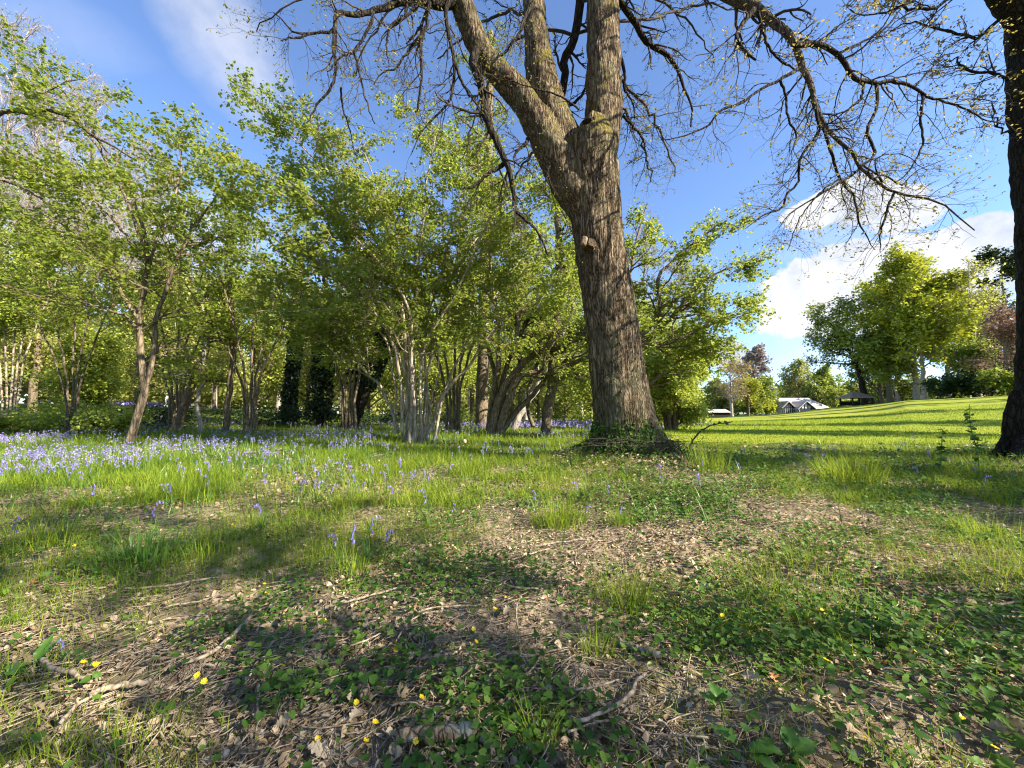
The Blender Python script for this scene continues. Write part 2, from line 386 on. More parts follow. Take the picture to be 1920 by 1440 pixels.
M['stone'] = plain('stone', (.42, .38, .32), .85, (.25, .22, .18), 14, .5)
def groundmat():
    m, nt = newmat('woodland_soil')
    v = coords(nt)
    big = noise(nt, v, .8, 4, .6); mid = noise(nt, v, 5, 5, .65); fine = noise(nt, v, 42, 5, .7)
    vo = nt.nodes.new('ShaderNodeTexVoronoi'); vo.inputs['Scale'].default_value = 34; nt.links.new(v, vo.inputs['Vector'])
    vo.inputs['Randomness'].default_value = 1
    soil = ramp(nt, fine, [(.25, (.05, .035, .02)), (.5, (.23, .17, .105)), (.75, (.48, .375, .25))])
    fle = ramp(nt, vo.outputs['Color'], [(.2, (.06, .045, .028)), (.55, (.28, .215, .135)), (.9, (.54, .43, .29))])
    c = mixc(nt, .55, soil, fle)
    green = ramp(nt, fine, [(.3, (.03, .06, .012)), (.7, (.10, .15, .03))])
    gm = ramp(nt, math_(nt, 'ADD', math_(nt, 'MULTIPLY', big, .6), math_(nt, 'MULTIPLY', mid, .5)), [(.55, (0, 0, 0)), (.66, (1, 1, 1))])
    # mossy patches near, all green beneath the woodland turf farther off
    sp = nt.nodes.new('ShaderNodeSeparateXYZ'); nt.links.new(v, sp.inputs[0])
    far = math_(nt, 'MULTIPLY', math_(nt, 'SUBTRACT', math_(nt, 'ADD', sp.outputs[1], math_(nt, 'MULTIPLY', sp.outputs[0], -.25)), 3.4), .5, clamp=True)
    gf = math_(nt, 'MAXIMUM', math_(nt, 'MULTIPLY', gm, .75), math_(nt, 'MULTIPLY', far, .9))
    c = mixc(nt, gf, c, green)
    p = nd(nt, 'ShaderNodeBsdfPrincipled', Roughness=.95); p.inputs['Specular IOR Level'].default_value = .1
    nt.links.new(c, p.inputs['Base Color'])
    h = math_(nt, 'ADD', math_(nt, 'MULTIPLY', fine, .6), math_(nt, 'MULTIPLY', vo.outputs['Distance'], .5))
    b = nd(nt, 'ShaderNodeBump', Strength=.9, Distance=.02); nt.links.new(h, b.inputs['Height']); nt.links.new(b.outputs[0], p.inputs['Normal'])
    finish(nt, p.outputs[0]); return m
def lawnmat():
    m, nt = newmat('mown_lawn')
    v = coords(nt)
    big = noise(nt, v, .12, 4, .6); mid = noise(nt, v, 1.1, 5, .7); fine = noise(nt, v, 30, 4, .7)
    w = nt.nodes.new('ShaderNodeTexWave'); w.inputs['Scale'].default_value = .16; w.inputs['Distortion'].default_value = 1.2; w.bands_direction = 'DIAGONAL'
    nt.links.new(v, w.inputs[0])
    c = ramp(nt, mid, [(.3, (.19, .25, .014)), (.7, (.31, .37, .03))])
    c = mixc(nt, math_(nt, 'MULTIPLY', ramp(nt, big, [(.45, (0, 0, 0)), (.65, (1, 1, 1))]), .5), c, (.42, .36, .07))
    c = mixc(nt, math_(nt, 'MULTIPLY', w.outputs['Fac'], .22), c, (.38, .38, .05))
    c = mixc(nt, .6, c, ramp(nt, fine, [(.3, (.6, .6, .6)), (.7, (1.2, 1.2, 1.2))]), 'MULTIPLY')
    p = nd(nt, 'ShaderNodeBsdfPrincipled', Roughness=.9); p.inputs['Specular IOR Level'].default_value = .1
    nt.links.new(c, p.inputs['Base Color'])
    b = nd(nt, 'ShaderNodeBump', Strength=1., Distance=.03); nt.links.new(fine, b.inputs['Height']); nt.links.new(b.outputs[0], p.inputs['Normal'])
    finish(nt, p.outputs[0]); return m
M['soil'] = groundmat(); M['lawn'] = lawnmat()
# ------------------------------------------------------------------ camera, sun, sky
SC.view_settings.view_transform = 'Standard'; SC.view_settings.look = 'None'; SC.view_settings.gamma = 1; SC.view_settings.exposure = EXPO = 1.65
cam = bpy.data.cameras.new('camera'); cam.sensor_width = 36; cam.lens = 36*F/1920; cam.clip_end = 2000; cam.clip_start = .05
co = bpy.data.objects.new('camera', cam); COL.objects.link(co); co.location = (0, 0, CAMZ); co.rotation_euler = (math.pi/2+PITCH, 0, 0); SC.camera = co
sl = bpy.data.lights.new('sun', 'SUN'); sl.energy = 5.0; sl.angle = math.radians(.5); sl.color = (1, .90, .74)
so = bpy.data.objects.new('sun', sl); COL.objects.link(so); so.rotation_euler = Vector(SUN).to_track_quat('Z', 'Y').to_euler()
W = bpy.data.worlds.new('World'); SC.world = W; W.use_nodes = True; nt = W.node_tree; nt.nodes.clear()
sk = nt.nodes.new('ShaderNodeTexSky'); sk.sky_type = 'NISHITA'; sk.sun_disc = False; sk.sun_elevation = math.radians(31); sk.sun_rotation = math.atan2(SUN[0], SUN[1])
sk.ozone_density = 5.; sk.dust_density = .15; sk.air_density = .9
tc = nt.nodes.new('ShaderNodeTexCoord'); dirv = tc.outputs['Generated']
def dotc(vec):
    n = nt.nodes.new('ShaderNodeVectorMath'); n.operation = 'DOT_PRODUCT'; nt.links.new(dirv, n.inputs[0]); n.inputs[1].default_value = [float(q) for q in vec]; return n.outputs['Value']
n1 = nd(nt, 'ShaderNodeTexNoise', Scale=16., Detail=8., Roughness=.62); nt.links.new(dirv, n1.inputs['Vector'])
n2 = nd(nt, 'ShaderNodeTexNoise', Scale=3.2, Detail=5., Roughness=.6, Distortion=.6); nt.links.new(dirv, n2.inputs['Vector'])
n3 = nd(nt, 'ShaderNodeTexNoise', Scale=12., Detail=5., Roughness=.6); nt.links.new(dirv, n3.inputs['Vector'])
def cloud(px, py, hw, hh, rot=0, soft=.5, amp=1.1, dens=1., n=n1):
    """One cloud low in the sky in a fixed compass direction, hw x hh (in tangent units x F)."""
    d = at(px, py, 1.)-np.array([0, 0, CAMZ]); d /= np.linalg.norm(d)
    r = np.cross(d, [0, 0, 1]); r /= np.linalg.norm(r); u = np.cross(r, d)
    c, s = math.cos(rot), math.sin(rot); r, u = r*c+u*s, u*c-r*s
    f = dotc(d); a = math_(nt, 'DIVIDE', dotc(r*F/hw), f); b = math_(nt, 'DIVIDE', dotc(u*F/hh), f)
    q = math_(nt, 'ADD', math_(nt, 'MULTIPLY', a, a), math_(nt, 'MULTIPLY', b, b))
    v = math_(nt, 'ADD', math_(nt, 'SUBTRACT', 1.0, q), math_(nt, 'MULTIPLY', math_(nt, 'SUBTRACT', n.outputs['Fac'], .5), amp*4))
    v = math_(nt, 'MULTIPLY', math_(nt, 'DIVIDE', v, soft, clamp=True), math_(nt, 'MULTIPLY', f, 1000., clamp=True))
    return math_(nt, 'MULTIPLY', v, dens)
PUFF = [(1465, 568, 42, 34), (1525, 532, 52, 42), (1592, 508, 60, 42), (1668, 500, 62, 40), (1735, 522, 55, 36), (1570, 575, 115, 48), (1670, 560, 120, 55),
        (1530, 400, 42, 22), (1585, 376, 48, 28), (1640, 384, 50, 26), (1700, 408, 40, 20), (1815, 448, 36, 24), (1860, 438, 34, 24), (1358, 655, 30, 22), (1372, 672, 40, 18), (1440, 535, 20, 14)]
cl = [cloud(x, y, w, h, .05, .3, .62, .95) for x, y, w, h in PUFF]
cl += [cloud(1540, 640, 130, 50, .1, 1.4, .5, .45), cloud(1600, 425, 120, 30, .1, 1.4, .6, .4), cloud(900, 640, 300, 70, 0, 1., .5, .5), cloud(370, 0, 60, 110, .35, 1.5, .5, .65, n2), cloud(440, 100, 60, 95, .6, 1.4, .5, .65, n2),
       cloud(120, 420, 260, 100, .1, 1., .6, .75), cloud(60, 40, 110, 40, .3, 1.5, .5, .3, n2)]
t = cl[0]
for q in cl[1:]: t = math_(nt, 'MAXIMUM', t, q)
hs = nd(nt, 'ShaderNodeHueSaturation', Saturation=.97, Value=SKYV if 'SKYV' in globals() else .70); nt.links.new(sk.outputs[0], hs.inputs['Color'])
base = mixc(nt, 1., hs.outputs[0], (.97, .97, 1.02), 'MULTIPLY')
ccol = ramp(nt, n3.outputs['Fac'], [(.34, (1.45, 1.62, 1.95)), (.58, (2.35, 2.35, 2.4))])
colr = mixc(nt, t, base, ccol)
bg = nd(nt, 'ShaderNodeBackground', Strength=.15); nt.links.new(colr, bg.inputs[0])
wo = nt.nodes.new('ShaderNodeOutputWorld'); nt.links.new(bg.outputs[0], wo.inputs[0])
SC.cycles.max_bounces = 6; SC.cycles.diffuse_bounces = 3; SC.cycles.glossy_bounces = 2; SC.cycles.transmission_bounces = 4; SC.cycles.transparent_max_bounces = 4
SC.cycles.use_denoising = False if 'NODN' in globals() else True
SC.cycles.caustics_reflective = False; SC.cycles.caustics_refractive = False
SC.cycles.sample_clamp_indirect = 6; SC.cycles.filter_width = 1.15

# ------------------------------------------------------------------ ground and lawn
def ring_sheet(name, r0, r1, nr, a0, a1, na, mat, lift=0., keep=None, label=None):
    rr = np.geomspace(r0, r1, nr); aa = np.linspace(a0, a1, na)
    X = rr[:, None]*np.sin(aa)[None]; Y = rr[:, None]*np.cos(aa)[None]
    Z = ground_z(X, Y)+lift
    V = np.stack([X, Y, Z], -1); i = np.arange(nr-1)[:, None]*na; j = np.arange(na-1)[None]
    q = np.stack([i+j, i+na+j, i+na+j+1, i+j+1], -1).reshape(-1, 4)
    if keep is not None:
        c = V.reshape(-1, 3)[q].mean(1); q = q[keep(c[:, 0], c[:, 1])]
    mb = MB(); mb.add(V, q); return mb
g = ring_sheet('ground', .25, 900, 300, -1.25, 1.25, 420, None)
g2 = ring_sheet('ground', .25, 900, 300, 1.25, 2*math.pi-1.25, 90, None)
g.v += g2.v; g.f += [(f+g.n, m) for f, m in g2.f]; g.n += g2.n
aa = np.linspace(0, 2*math.pi, 60, endpoint=False); dv = np.stack([.26*np.sin(aa), .26*np.cos(aa), ground_z(.26*np.sin(aa), .26*np.cos(aa))], 1)
g.add(dv, np.arange(60)[None, ::-1])
tag(g.build('ground', M['soil']), 'brown leaf strewn woodland soil under the trees', kind='structure')
def lawn_edge(x, y): return x-(.9+.30*y+.5*fbm(x*.8, y*.8, 5, 3)) - np.where(y < 7.2+1.2*fbm(x*.7, x*0+2, 8, 3), 99, 0)
def is_lawn(x, y): return lawn_edge(x, y) > 0
lw = ring_sheet('lawn', 6.2, 105, 200, .24, 1.62, 420, None, .012, is_lawn)
tag(lw.build('lawn', M['lawn']), 'sunlit mown lawn rising gently to the far trees', kind='structure')
rng = np.random.default_rng(101)
# ------------------------------------------------------------------ the big oak
def gz(x, y): return float(ground_z(x, y))
def limb_mesh(name, tubesets, mat, parent, voxel, sm=6, S=40):
    """Tubes fused into one bark surface (voxel remesh)."""
    mb = MB()
    for P, R in tubesets: tubes(mb, P, R, S, 0, True)
    o = mb.build(name, mat, parent)
    r = o.modifiers.new('fuse', 'REMESH'); r.mode = 'VOXEL'; r.voxel_size = voxel; r.use_smooth_shade = True
    s = o.modifiers.new('soften', 'SMOOTH'); s.factor = .5; s.iterations = sm
    return o
ob = np.array([OAK[0], OAK[1], gz(*OAK)])
oak = thing('oak_tree', 'large furrowed oak trunk forking into several limbs, ivy round its foot', 'tree', ob)
Yo = 4.72
trunk = br([(1186, 900), (1180, 860), (1172, 800), (1160, 720), (1147, 610), (1131, 505), (1121, 440), (1113, 370), (1106, 310), (1100, 270)], [Yo], [60, 60], 40)
rpx = np.interp(np.linspace(0, 1, 40), [0, .06, .16, .3, .48, .64, .73, .83, .92, 1], [70, 65, 57, 51, 49, 48.5, 47.5, 51, 55, 44])
trunk = (trunk[0], rpx*trunk[0][:, 1]/F)
limbA = br([(1116, 390), (1122, 320), (1130, 250), (1132, 150), (1130, 0), (1126, -180), (1110, -420), (1090, -700)], [Yo, Yo, Yo+.1, Yo+.3], [30, 38, 33.5, 31, 28, 24, 18, 10], 30)
limbB = br([(1112, 410), (1092, 345), (1062, 275), (1034, 210), (1016, 150), (1006, 80), (1000, 0), (985, -120), (940, -300), (900, -520)], [Yo, Yo+.2, Yo+.6], [30, 37, 33, 25, 21, 23, 21, 17, 10, 7], 30)
limbC = br([(1112, 430), (1085, 370), (1045, 300), (1008, 230), (975, 178), (938, 140), (905, 102), (882, 50), (864, 5), (835, -60), (790, -170), (740, -330)], [Yo, Yo-.1, Yo-.3], [28, 40, 35, 30, 26, 25, 24, 25, 26, 21, 14, 9], 34)
burr = br([(1116, 235), (1114, 280), (1110, 340)], [Yo-.1, Yo-.16, Yo-.1], [30, 44, 34], 10)
burr2 = br([(1104, 452), (1102, 468)], [Yo-.34, Yo-.36], [17, 14], 6)
stub = br([(1106, 300), (1108, 235), (1100, 222)], [Yo-.15, Yo-.2], [26, 25, 17], 8)
sets = [trunk, limbA, limbB, limbC, burr, burr2, stub]
for k in range(9):                                                   # root flares
    a = k*2*math.pi/9+.3*rng.normal(); q = [.2, .3, .40, .54]; h = [.36, .2, .06, -.06]
    P = np.array([[ob[0]+r*math.cos(a+.1*i)+.01, ob[1]+r*math.sin(a+.1*i), ob[2]+z*rng.uniform(.75, 1.1)] for i, (r, z) in enumerate(zip(q, h))])
    sets.append((spline(P, 10), np.linspace(.13, .05, 10)))
tr = limb_mesh('trunk', sets, M['oakbark'], oak, .014, 5, 64)
tx = bpy.data.textures.new('bark_relief', 'VORONOI'); tx.noise_scale = .055; tx.distance_metric = 'DISTANCE'; tx.weight_1 = -1; tx.weight_2 = 1; tx.noise_intensity = 1.
e = bpy.data.objects.new('bark_grain', None); COL.objects.link(e); e.scale = (1, 1, 4.5); e.parent = tr
dm = tr.modifiers.new('furrows', 'DISPLACE'); dm.texture = tx; dm.texture_coords = 'OBJECT'; dm.texture_coords_object = e; dm.strength = .02; dm.mid_level = .4
tx2 = bpy.data.textures.new('bark_lumps', 'CLOUDS'); tx2.noise_scale = .22
d2 = tr.modifiers.new('lumps', 'DISPLACE'); d2.texture = tx2; d2.texture_coords = 'LOCAL'; d2.strength = .05; d2.mid_level = .5
# snag faces of the sawn stubs
mb = MB(); P, R = br([(1096, 447), (1093, 461)], [Yo-.44, Yo-.47], [11, 9], 5); tubes(mb, P, R*.62, 12, 0, True); mb.build('branch_stub', M['wood'], oak)
mb = MB(); P, R = br([(1106, 232), (1104, 222)], [Yo-.28, Yo-.31], [12, 14], 5); tubes(mb, P, R, 12, 0, True); mb.build('branch_stub', M['darkbark'], oak)

def limb(tree, path, Y, r, mat, K=26, jit=.012, S=9, name='branch'):
    P, R = br(path, Y, r, K, jit)
    return P, R
OAKB = [  # photo pixels, distances, radius in pixels
 ([(893, 96), (887, 120), (900, 150), (907, 185), (910, 215), (923, 247), (943, 290), (957, 327), (963, 363), (968, 395), (1007, 433), (1027, 477)], [4.5, 4.2, 4.3], [12, 10, 9, 7, 4, 2]),
 ([(943, 308), (920, 323), (890, 347), (868, 354)], [4.25, 4.1], [6, 4, 2.5]),
 ([(1048, 200), (1055, 173), (1060, 133), (1057, 113), (1073, 83), (1083, 43), (1088, 0), (1100, -60), (1130, -130)], [5.3, 5.1, 4.9], [9, 10, 11, 12, 13]),
 ([(1150, -60), (1160, 0), (1190, 40), (1213, 80), (1250, 103), (1270, 127), (1282, 165), (1297, 200), (1295, 237)], [5., 5.4, 5.2], [9, 8, 7, 5, 3, 2]),
 ([(870, 0), (830, 6), (800, 5), (765, 2), (740, 8), (700, 21), (670, 28), (640, 25), (630, 32), (624, 57), (592, 61), (565, 63), (545, 57), (528, 35), (512, 22)], [4.5, 4.1, 3.7, 3.5], [14, 12, 8, 6.5, 5.5, 5, 4, 2.5, 1.2]),
 ([(626, 55), (626, 95), (630, 130), (620, 165), (597, 195), (575, 232)], [3.6, 3.6], [5, 4.5, 4, 3, 1.5]),
 ([(580, 62), (560, 72), (545, 71), (526, 77)], [3.5, 3.4], [4, 3, 2]),
 ([(805, 4), (800, 32), (797, 53), (767, 93), (743, 127), (717, 137), (700, 160)], [4.1, 3.9], [5.5, 4.5, 3.5, 2.2, 1.2]),
 ([(850, -10), (837, 17), (840, 60), (853, 117), (850, 160), (840, 193), (807, 227), (787, 253), (770, 290)], [4.4, 4.1], [6, 5.5, 4.5, 3.5, 2.2, 1.2]),
 ([(853, 120), (873, 167), (893, 195), (905, 230)], [4.2, 4.3], [4.5, 3, 1.5]),
 ([(795, 55), (788, 80), (790, 147), (783, 200), (779, 212)], [3.95, 3.9], [5, 4, 3, 2.5]),
 ([(697, 20), (697, 35), (683, 67), (663, 97), (640, 107), (615, 135)], [3.7, 3.5], [5, 4, 3, 1.5]),
 ([(664, 97), (672, 130), (678, 155), (690, 200), (702, 232)], [3.5, 3.5], [3.5, 2.5, 1.2]),
 ([(763, 10), (758, 30), (735, 48), (725, 80), (728, 120)], [4, 3.9], [4.5, 3, 1.2]),
 ([(640, 165), (642, 200), (655, 240), (665, 285)], [3.6, 3.6], [3, 2, 1]),
 ([(1000, 5), (985, 30), (975, 60), (957, 85)], [4.6, 4.3], [6, 4, 2]),
 ([(1050, 250), (1060, 205), (1080, 190), (1096, 170), (1100, 140)], [5.1, 5.3], [5, 4, 2]),
 ([(1160, 95), (1172, 140), (1170, 165), (1187, 195), (1190, 225)], [5.2, 5.4], [5, 3.5, 1.2]),
 ([(1165, 215), (1185, 235), (1205, 260), (1212, 300)], [5.2, 5.4], [4, 2.5, 1]),
 ([(990, 260), (985, 270), (965, 290), (965, 315)], [4.6, 4.4], [5, 3, 1]),
 ([(1030, 310), (1025, 330), (1018, 360)], [4.5, 4.4], [4, 2.5, 1]),
 ([(1086, 206), (1050, 180), (1000, 165), (948, 150)], [4.3, 4.2, 4.1], [2.5, 2, 1]),
 # the long bough hanging over the lawn
 ([(1128, -190), (1200, -150), (1290, -70), (1352, -18), (1385, 2), (1420, 17), (1453, 43), (1480, 63), (1493, 87), (1503, 123), (1520, 163), (1527, 193), (1543, 233), (1570, 263), (1593, 280), (1607, 307), (1630, 327), (1667, 357), (1690, 366), (1727, 370), (1780, 390), (1827, 433)], [4.8, 4.3, 3.9, 3.7, 3.6, 3.5], [26, 24, 21, 17, 14, 11, 9, 7, 5, 4, 3, 1.5]),
 ([(1490, 84), (1515, 83), (1540, 83), (1570, 100), (1587, 127), (1603, 147), (1643, 155), (1680, 153), (1713, 163), (1737, 180), (1773, 190), (1813, 207), (1847, 223), (1883, 233)], [3.75, 3.9, 4.1], [9, 8, 7.5, 7, 5, 4, 3, 1.6]),
 ([(1413, 18), (1393, 43), (1380, 70), (1387, 83), (1403, 103), (1417, 113)], [3.85, 3.7], [8, 6, 5, 3]),
 ([(1422, 22), (1427, 43), (1437, 80), (1453, 103), (1483, 127), (1500, 133)], [3.85, 3.75], [5, 4, 3.5, 2]),
 ([(1500, 127), (1467, 147), (1423, 170), (1390, 193), (1350, 207), (1330, 233), (1280, 257), (1240, 262)], [3.75, 3.4], [6, 4, 3.5, 2.5, 1]),
 ([(1470, 145), (1463, 152), (1473, 173), (1477, 220), (1493, 253), (1483, 290)], [3.7, 3.6], [4, 3.5, 3, 1.2]),
 ([(1643, 157), (1643, 200), (1627, 247), (1640, 287), (1620, 310), (1580, 340), (1527, 370), (1480, 403), (1460, 427)], [3.9, 3.7, 3.5], [5.5, 5, 4.5, 4, 2.5, 1]),
 ([(1610, 150), (1620, 162), (1610, 187), (1587, 207), (1560, 217), (1552, 237)], [3.9, 3.8], [4.5, 3.5, 2.5, 1.2]),
 ([(1722, 168), (1730, 180), (1727, 227), (1730, 267), (1713, 307), (1693, 333), (1672, 345)], [4, 3.9], [4.2, 4, 3, 1.2]),
 ([(1543, 238), (1557, 280), (1573, 333), (1597, 363), (1607, 400), (1617, 430), (1640, 470)], [3.7, 3.6], [5, 4.5, 4, 3, 1]),
 ([(1530, 205), (1537, 233), (1533, 250), (1500, 300), (1497, 343), (1473, 363), (1467, 390), (1430, 403), (1397, 430)], [3.7, 3.5], [5, 4, 3.5, 3, 1]),
 ([(1677, 360), (1663, 393), (1650, 443), (1652, 470)], [3.6, 3.5], [4, 3.5, 1.2]),
 ([(1715, 163), (1727, 150), (1763, 110), (1773, 103), (1810, 93), (1840, 70)], [4, 4.2], [3.5, 2.5, 1]),
 ([(1570, 100), (1613, 80), (1660, 53), (1680, 27), (1703, 0), (1720, -40)], [3.8, 4], [4, 3, 2]),
 ([(1528, 84), (1545, 72), (1583, 40)], [3.8, 3.8], [4, 3, 1.5]),
 ([(1640, 335), (1660, 330), (1690, 345), (1720, 320), (1770, 300)], [3.6, 3.7], [3, 2, 1]),
 ([(1573, 335), (1540, 360), (1510, 395), (1490, 430), (1478, 470)], [3.6, 3.5], [3, 2, 1]),
 ([(1620, 312), (1650, 330), (1655, 345), (1640, 300), (1690, 290), (1740, 320)], [3.6, 3.7], [3, 2, 1]),
]
tw = MB(); lf = MB(); lfy = MB()
for n, (path, Y, r) in enumerate(OAKB):
    big = max(r) > 13
    r = [q if max(r) > 13 else q*.8 for q in r]; P, R = br(path, Y, r, 40 if len(path) > 9 else 22, .004)
    mb = MB(); tubes(mb, P, R, 12 if max(r) > 6 else 7)
    mb.build('branch', M['darkbark'] if not big or n == 4 else M['oaklimb'], oak)
    ln = np.linalg.norm(np.diff(P, axis=0), axis=1).sum()
    bough = n >= 22
    # crooked side twigs
    P1, R1 = grow(P, R, int(ln*(7 if bough else 6))+2, (.12, 1), (30, 65), (.28, .8), 9, .2, -.1, .4, .3, .0016, absL=True, upk=-.03)
    tubes(tw, P1, R1, 5)
    P2, R2 = grow(P1, R1, 4, (.15, 1), (28, 60), (.14, .42), 7, .2, -.06, .65, .4, .001, absL=True)
    tubes(tw, P2, R2, 4)
    P3, R3 = grow(P2, R2, 2, (.2, 1), (28, 60), (.06, .19), 5, .22, -.02, .75, .5, .00075, absL=True)
    tubes(tw, P3, R3, 3)
    tgt = lfy if (bough and n in (24, 25, 35, 36, 23)) else lf
    foliage(tgt, P3, 2, (.014, .03), 'hazel', (.6, 1), .6, 1., .008, 0., wid=.7)
    if bough and tgt is lfy: foliage(tgt, P2, 1, (.02, .04), 'hazel', (.8, 1), .6, 1., .01, 0., wid=.7)
# higher crown above the frame: its twigs fringe the top of the picture and shade the ground
hi = []
for (P, R), m in ((limbA, 2), (limbB, 2), (limbC, 2)):
    P1, R1 = grow(P, R, m, (.62, 1), (40, 80), (1.0, 2.3), 10, .2, .2, .3, .3, .008, absL=True)
    hi.append((P1, R1))
P1 = np.concatenate([h[0] for h in hi]); R1 = np.concatenate([h[1] for h in hi])
tubes(tw, P1, R1, 7)
P2, R2 = grow(P1, R1, 6, (.2, 1), (35, 70), (.35, .9), 7, .22, .1, .5, .3, .003, absL=True); tubes(tw, P2, R2, 5)
P3 = P2
foliage(lf, P3, 4, (.03, .06), 'hazel', (.4, 1), .6, 1., .01, 0., wid=.7)
# finer haze of twigs behind the fork (the oak's own far boughs)
back = []
for path, Y in (([(1120, 60), (1000, 60), (940, 110), (900, 190), (870, 290)], [5.2, 6.6]), ([(1135, 120), (1200, 190), (1240, 250), (1265, 330)], [5.2, 6.8]), ([(1130, 20), (1200, -10), (1290, 40), (1340, 120)], [5.2, 6.2]),
                ([(1060, 230), (1030, 260), (985, 300), (960, 350)], [5.2, 6.5]), ([(1150, 40), (1240, 30), (1320, 10), (1420, 30)], [5.2, 6.2]), ([(870, -20), (780, -30), (700, 60), (660, 150)], [4.8, 5.6]),
                ([(1010, 20), (940, 30), (880, 60), (820, 110)], [5.2, 6.4]), ([(880, -10), (720, -60), (600, -20), (520, 30), (480, 60)], [4.6, 5]), ([(1155, 180), (1200, 260), (1225, 340)], [5.3, 6.6])):
    P, R = br(path, Y, [3.5, 2.5, 1.2], 20, .02); back.append((P, R))
P0 = np.stack([b[0] for b in back]); R0 = np.stack([b[1] for b in back]); tubes(tw, P0, R0, 6)
P1, R1 = grow(P0, R0, 14, (.1, 1), (35, 75), (.35, .9), 9, .2, -.05, .45, .3, .0022, absL=True); tubes(tw, P1, R1, 4)
P2, R2 = grow(P1, R1, 5, (.15, 1), (30, 70), (.15, .45), 7, .22, -.05, .6, .4, .0014, absL=True); tubes(tw, P2, R2, 3)
P3, R3 = grow(P2, R2, 2, (.2, 1), (30, 65), (.08, .2), 5, .24, 0, .8, .5, .001, absL=True); tubes(tw, P3, R3, 3)
foliage(lf, P3, 2, (.02, .04), 'hazel', (.5, 1), .6, 1., .01, 0., wid=.7)
a = rng.uniform(-math.pi, math.pi, 1700); r = .5+np.abs(rng.normal(0, .33, 1700)); mx, my = OAK[0]+r*np.cos(a)-.05, OAK[1]+r*np.sin(a)-.1
mm = MB(); leaves(mm, np.stack([mx, my, ground_z(mx, my)+.01+.07*rng.random(1700)*np.exp(-(r-.5)*2)], 1), np.stack([rng.normal(size=1700), rng.normal(size=1700), .3*rng.normal(size=1700)], 1), rng.normal(size=(1700, 3))*.45+[0, 0, 1], rng.uniform(.02, .05, 1700), 'oak', fold=.2, curl=rng.uniform(-.4, .5, 1700))
tag(mm.build('fallen_leaves', M['dead']), 'drift of tan fallen leaves heaped round the oak foot', kind='stuff')
tw.build('twigs', M['twig'], oak); lf.build('leaves', M['oakleaf'], oak); lfy.build('leaves', M['oakleaf_y'], oak, label='yellow young leaves on the hanging bough')
# ivy and brush around the foot
iv = MB(); st = MB()
n = 2600; a = rng.uniform(-math.pi, math.pi, n); h = np.abs(rng.normal(0, .2, n))*(1+.9*(np.cos(a+1.0) > .3)*rng.random(n)); rr = .43-.10*np.clip(h/.5, 0, 1)+.38*np.exp(-h/.10)*rng.random(n)
tp = np.array([np.interp(h+ob[2], trunk[0][:, 2], trunk[0][:, i]) for i in (0, 1)]).T
p = np.stack([tp[:, 0]+rr*np.cos(a), tp[:, 1]+rr*np.sin(a), ob[2]+h], 1)
o_ = np.stack([np.cos(a), np.sin(a), .25+0*a], 1)
leaves(iv, p, rng.normal(size=(n, 3))*.7+[0, 0, -.5], o_+.4*rng.normal(size=(n, 3)), rng.uniform(.02, .042, n), 'ivy')
for k in range(60):
    a0 = rng.uniform(-2.8, -.2); q0 = ob+[.55*math.cos(a0), .55*math.sin(a0), .02]
    P = kink(spline([q0, q0+[rng.normal()*.1, -.05, rng.uniform(.06, .16)], q0+[rng.normal()*.28, -.12+rng.normal()*.1, rng.uniform(.02, .22)]], 9), .006); tubes(st, P, np.linspace(.004, .0015, 9), 4)
iv.build('ivy', M['cover'], oak); st.build('basal_shoots', M['twig'], oak)

# ------------------------------------------------------------------ the trunk at the frame's edge
rb = np.array([RT[0], RT[1], gz(*RT)])
rt = thing('shaded_tree', 'dark shaded trunk cut by the edge of the picture beside the lawn', 'tree', rb)
Yr = RT[1]
T1 = br([(1965, 930), (1968, 880), (1976, 760), (1975, 640), (1968, 480), (1958, 300), (1950, 150), (1946, 30), (1940, -120), (1930, -400), (1925, -700)], [Yr, Yr, Yr+.1], [70, 70], 36)
rp = np.interp(np.linspace(0, 1, 36), [0, .05, .13, .2, .3, .5, .6, .75, 1], [66, 55, 43, 41, 41, 43, 45, 36, 22]); T1 = (T1[0], rp*T1[0][:, 1]/F)
B1 = br([(1950, 90), (1915, 30), (1880, -20), (1820, -90), (1730, -190), (1600, -320)], [Yr, Yr-.1, Yr-.4], [52, 40, 30, 22, 12], 20)
B2 = br([(1945, 0), (1990, -90), (2080, -200), (2250, -330)], [Yr, Yr-.6], [45, 32, 16], 18)
sets = [T1, B1, B2]
for k in range(8):
    a = k*2*math.pi/8+.2*rng.normal()
    P = np.array([[rb[0]+r*math.cos(a+.1*i), rb[1]+r*math.sin(a+.1*i), rb[2]+z*rng.uniform(.8, 1.15)] for i, (r, z) in enumerate(zip([.14, .24, .36, .55], [.62, .34, .12, -.06]))])
    sets.append((spline(P, 10), np.linspace(.11, .04, 10)))
t2 = limb_mesh('trunk', sets, M['darkbark'], rt, .018, 5, 48)
d2 = t2.modifiers.new('lumps', 'DISPLACE'); d2.texture = tx2; d2.texture_coords = 'LOCAL'; d2.strength = .06; d2.mid_level = .5
tw = MB(); lf = MB()
paths = [([(1900, 10), (1870, 40), (1830, 70), (1780, 60), (1720, 40), (1670, 60)], [4.1, 4.4], [6, 4.5, 3, 1.2]), ([(1870, -30), (1800, -10), (1740, 20), (1690, 10), (1640, 30), (1590, 20)], [4., 4.3], [6, 4.5, 3, 1.2]),
         ([(1890, 150), (1850, 135), (1810, 130), (1790, 110), (1760, 120)], [4.1, 4.6], [5, 4, 3, 1]), ([(1835, -70), (1760, -60), (1680, -30), (1600, -40), (1540, -10)], [4, 3.8], [8, 6, 4, 2]),
         ([(1895, 250), (1870, 240), (1855, 190), (1800, 185)], [4.2, 4.7], [3, 2, 1])]
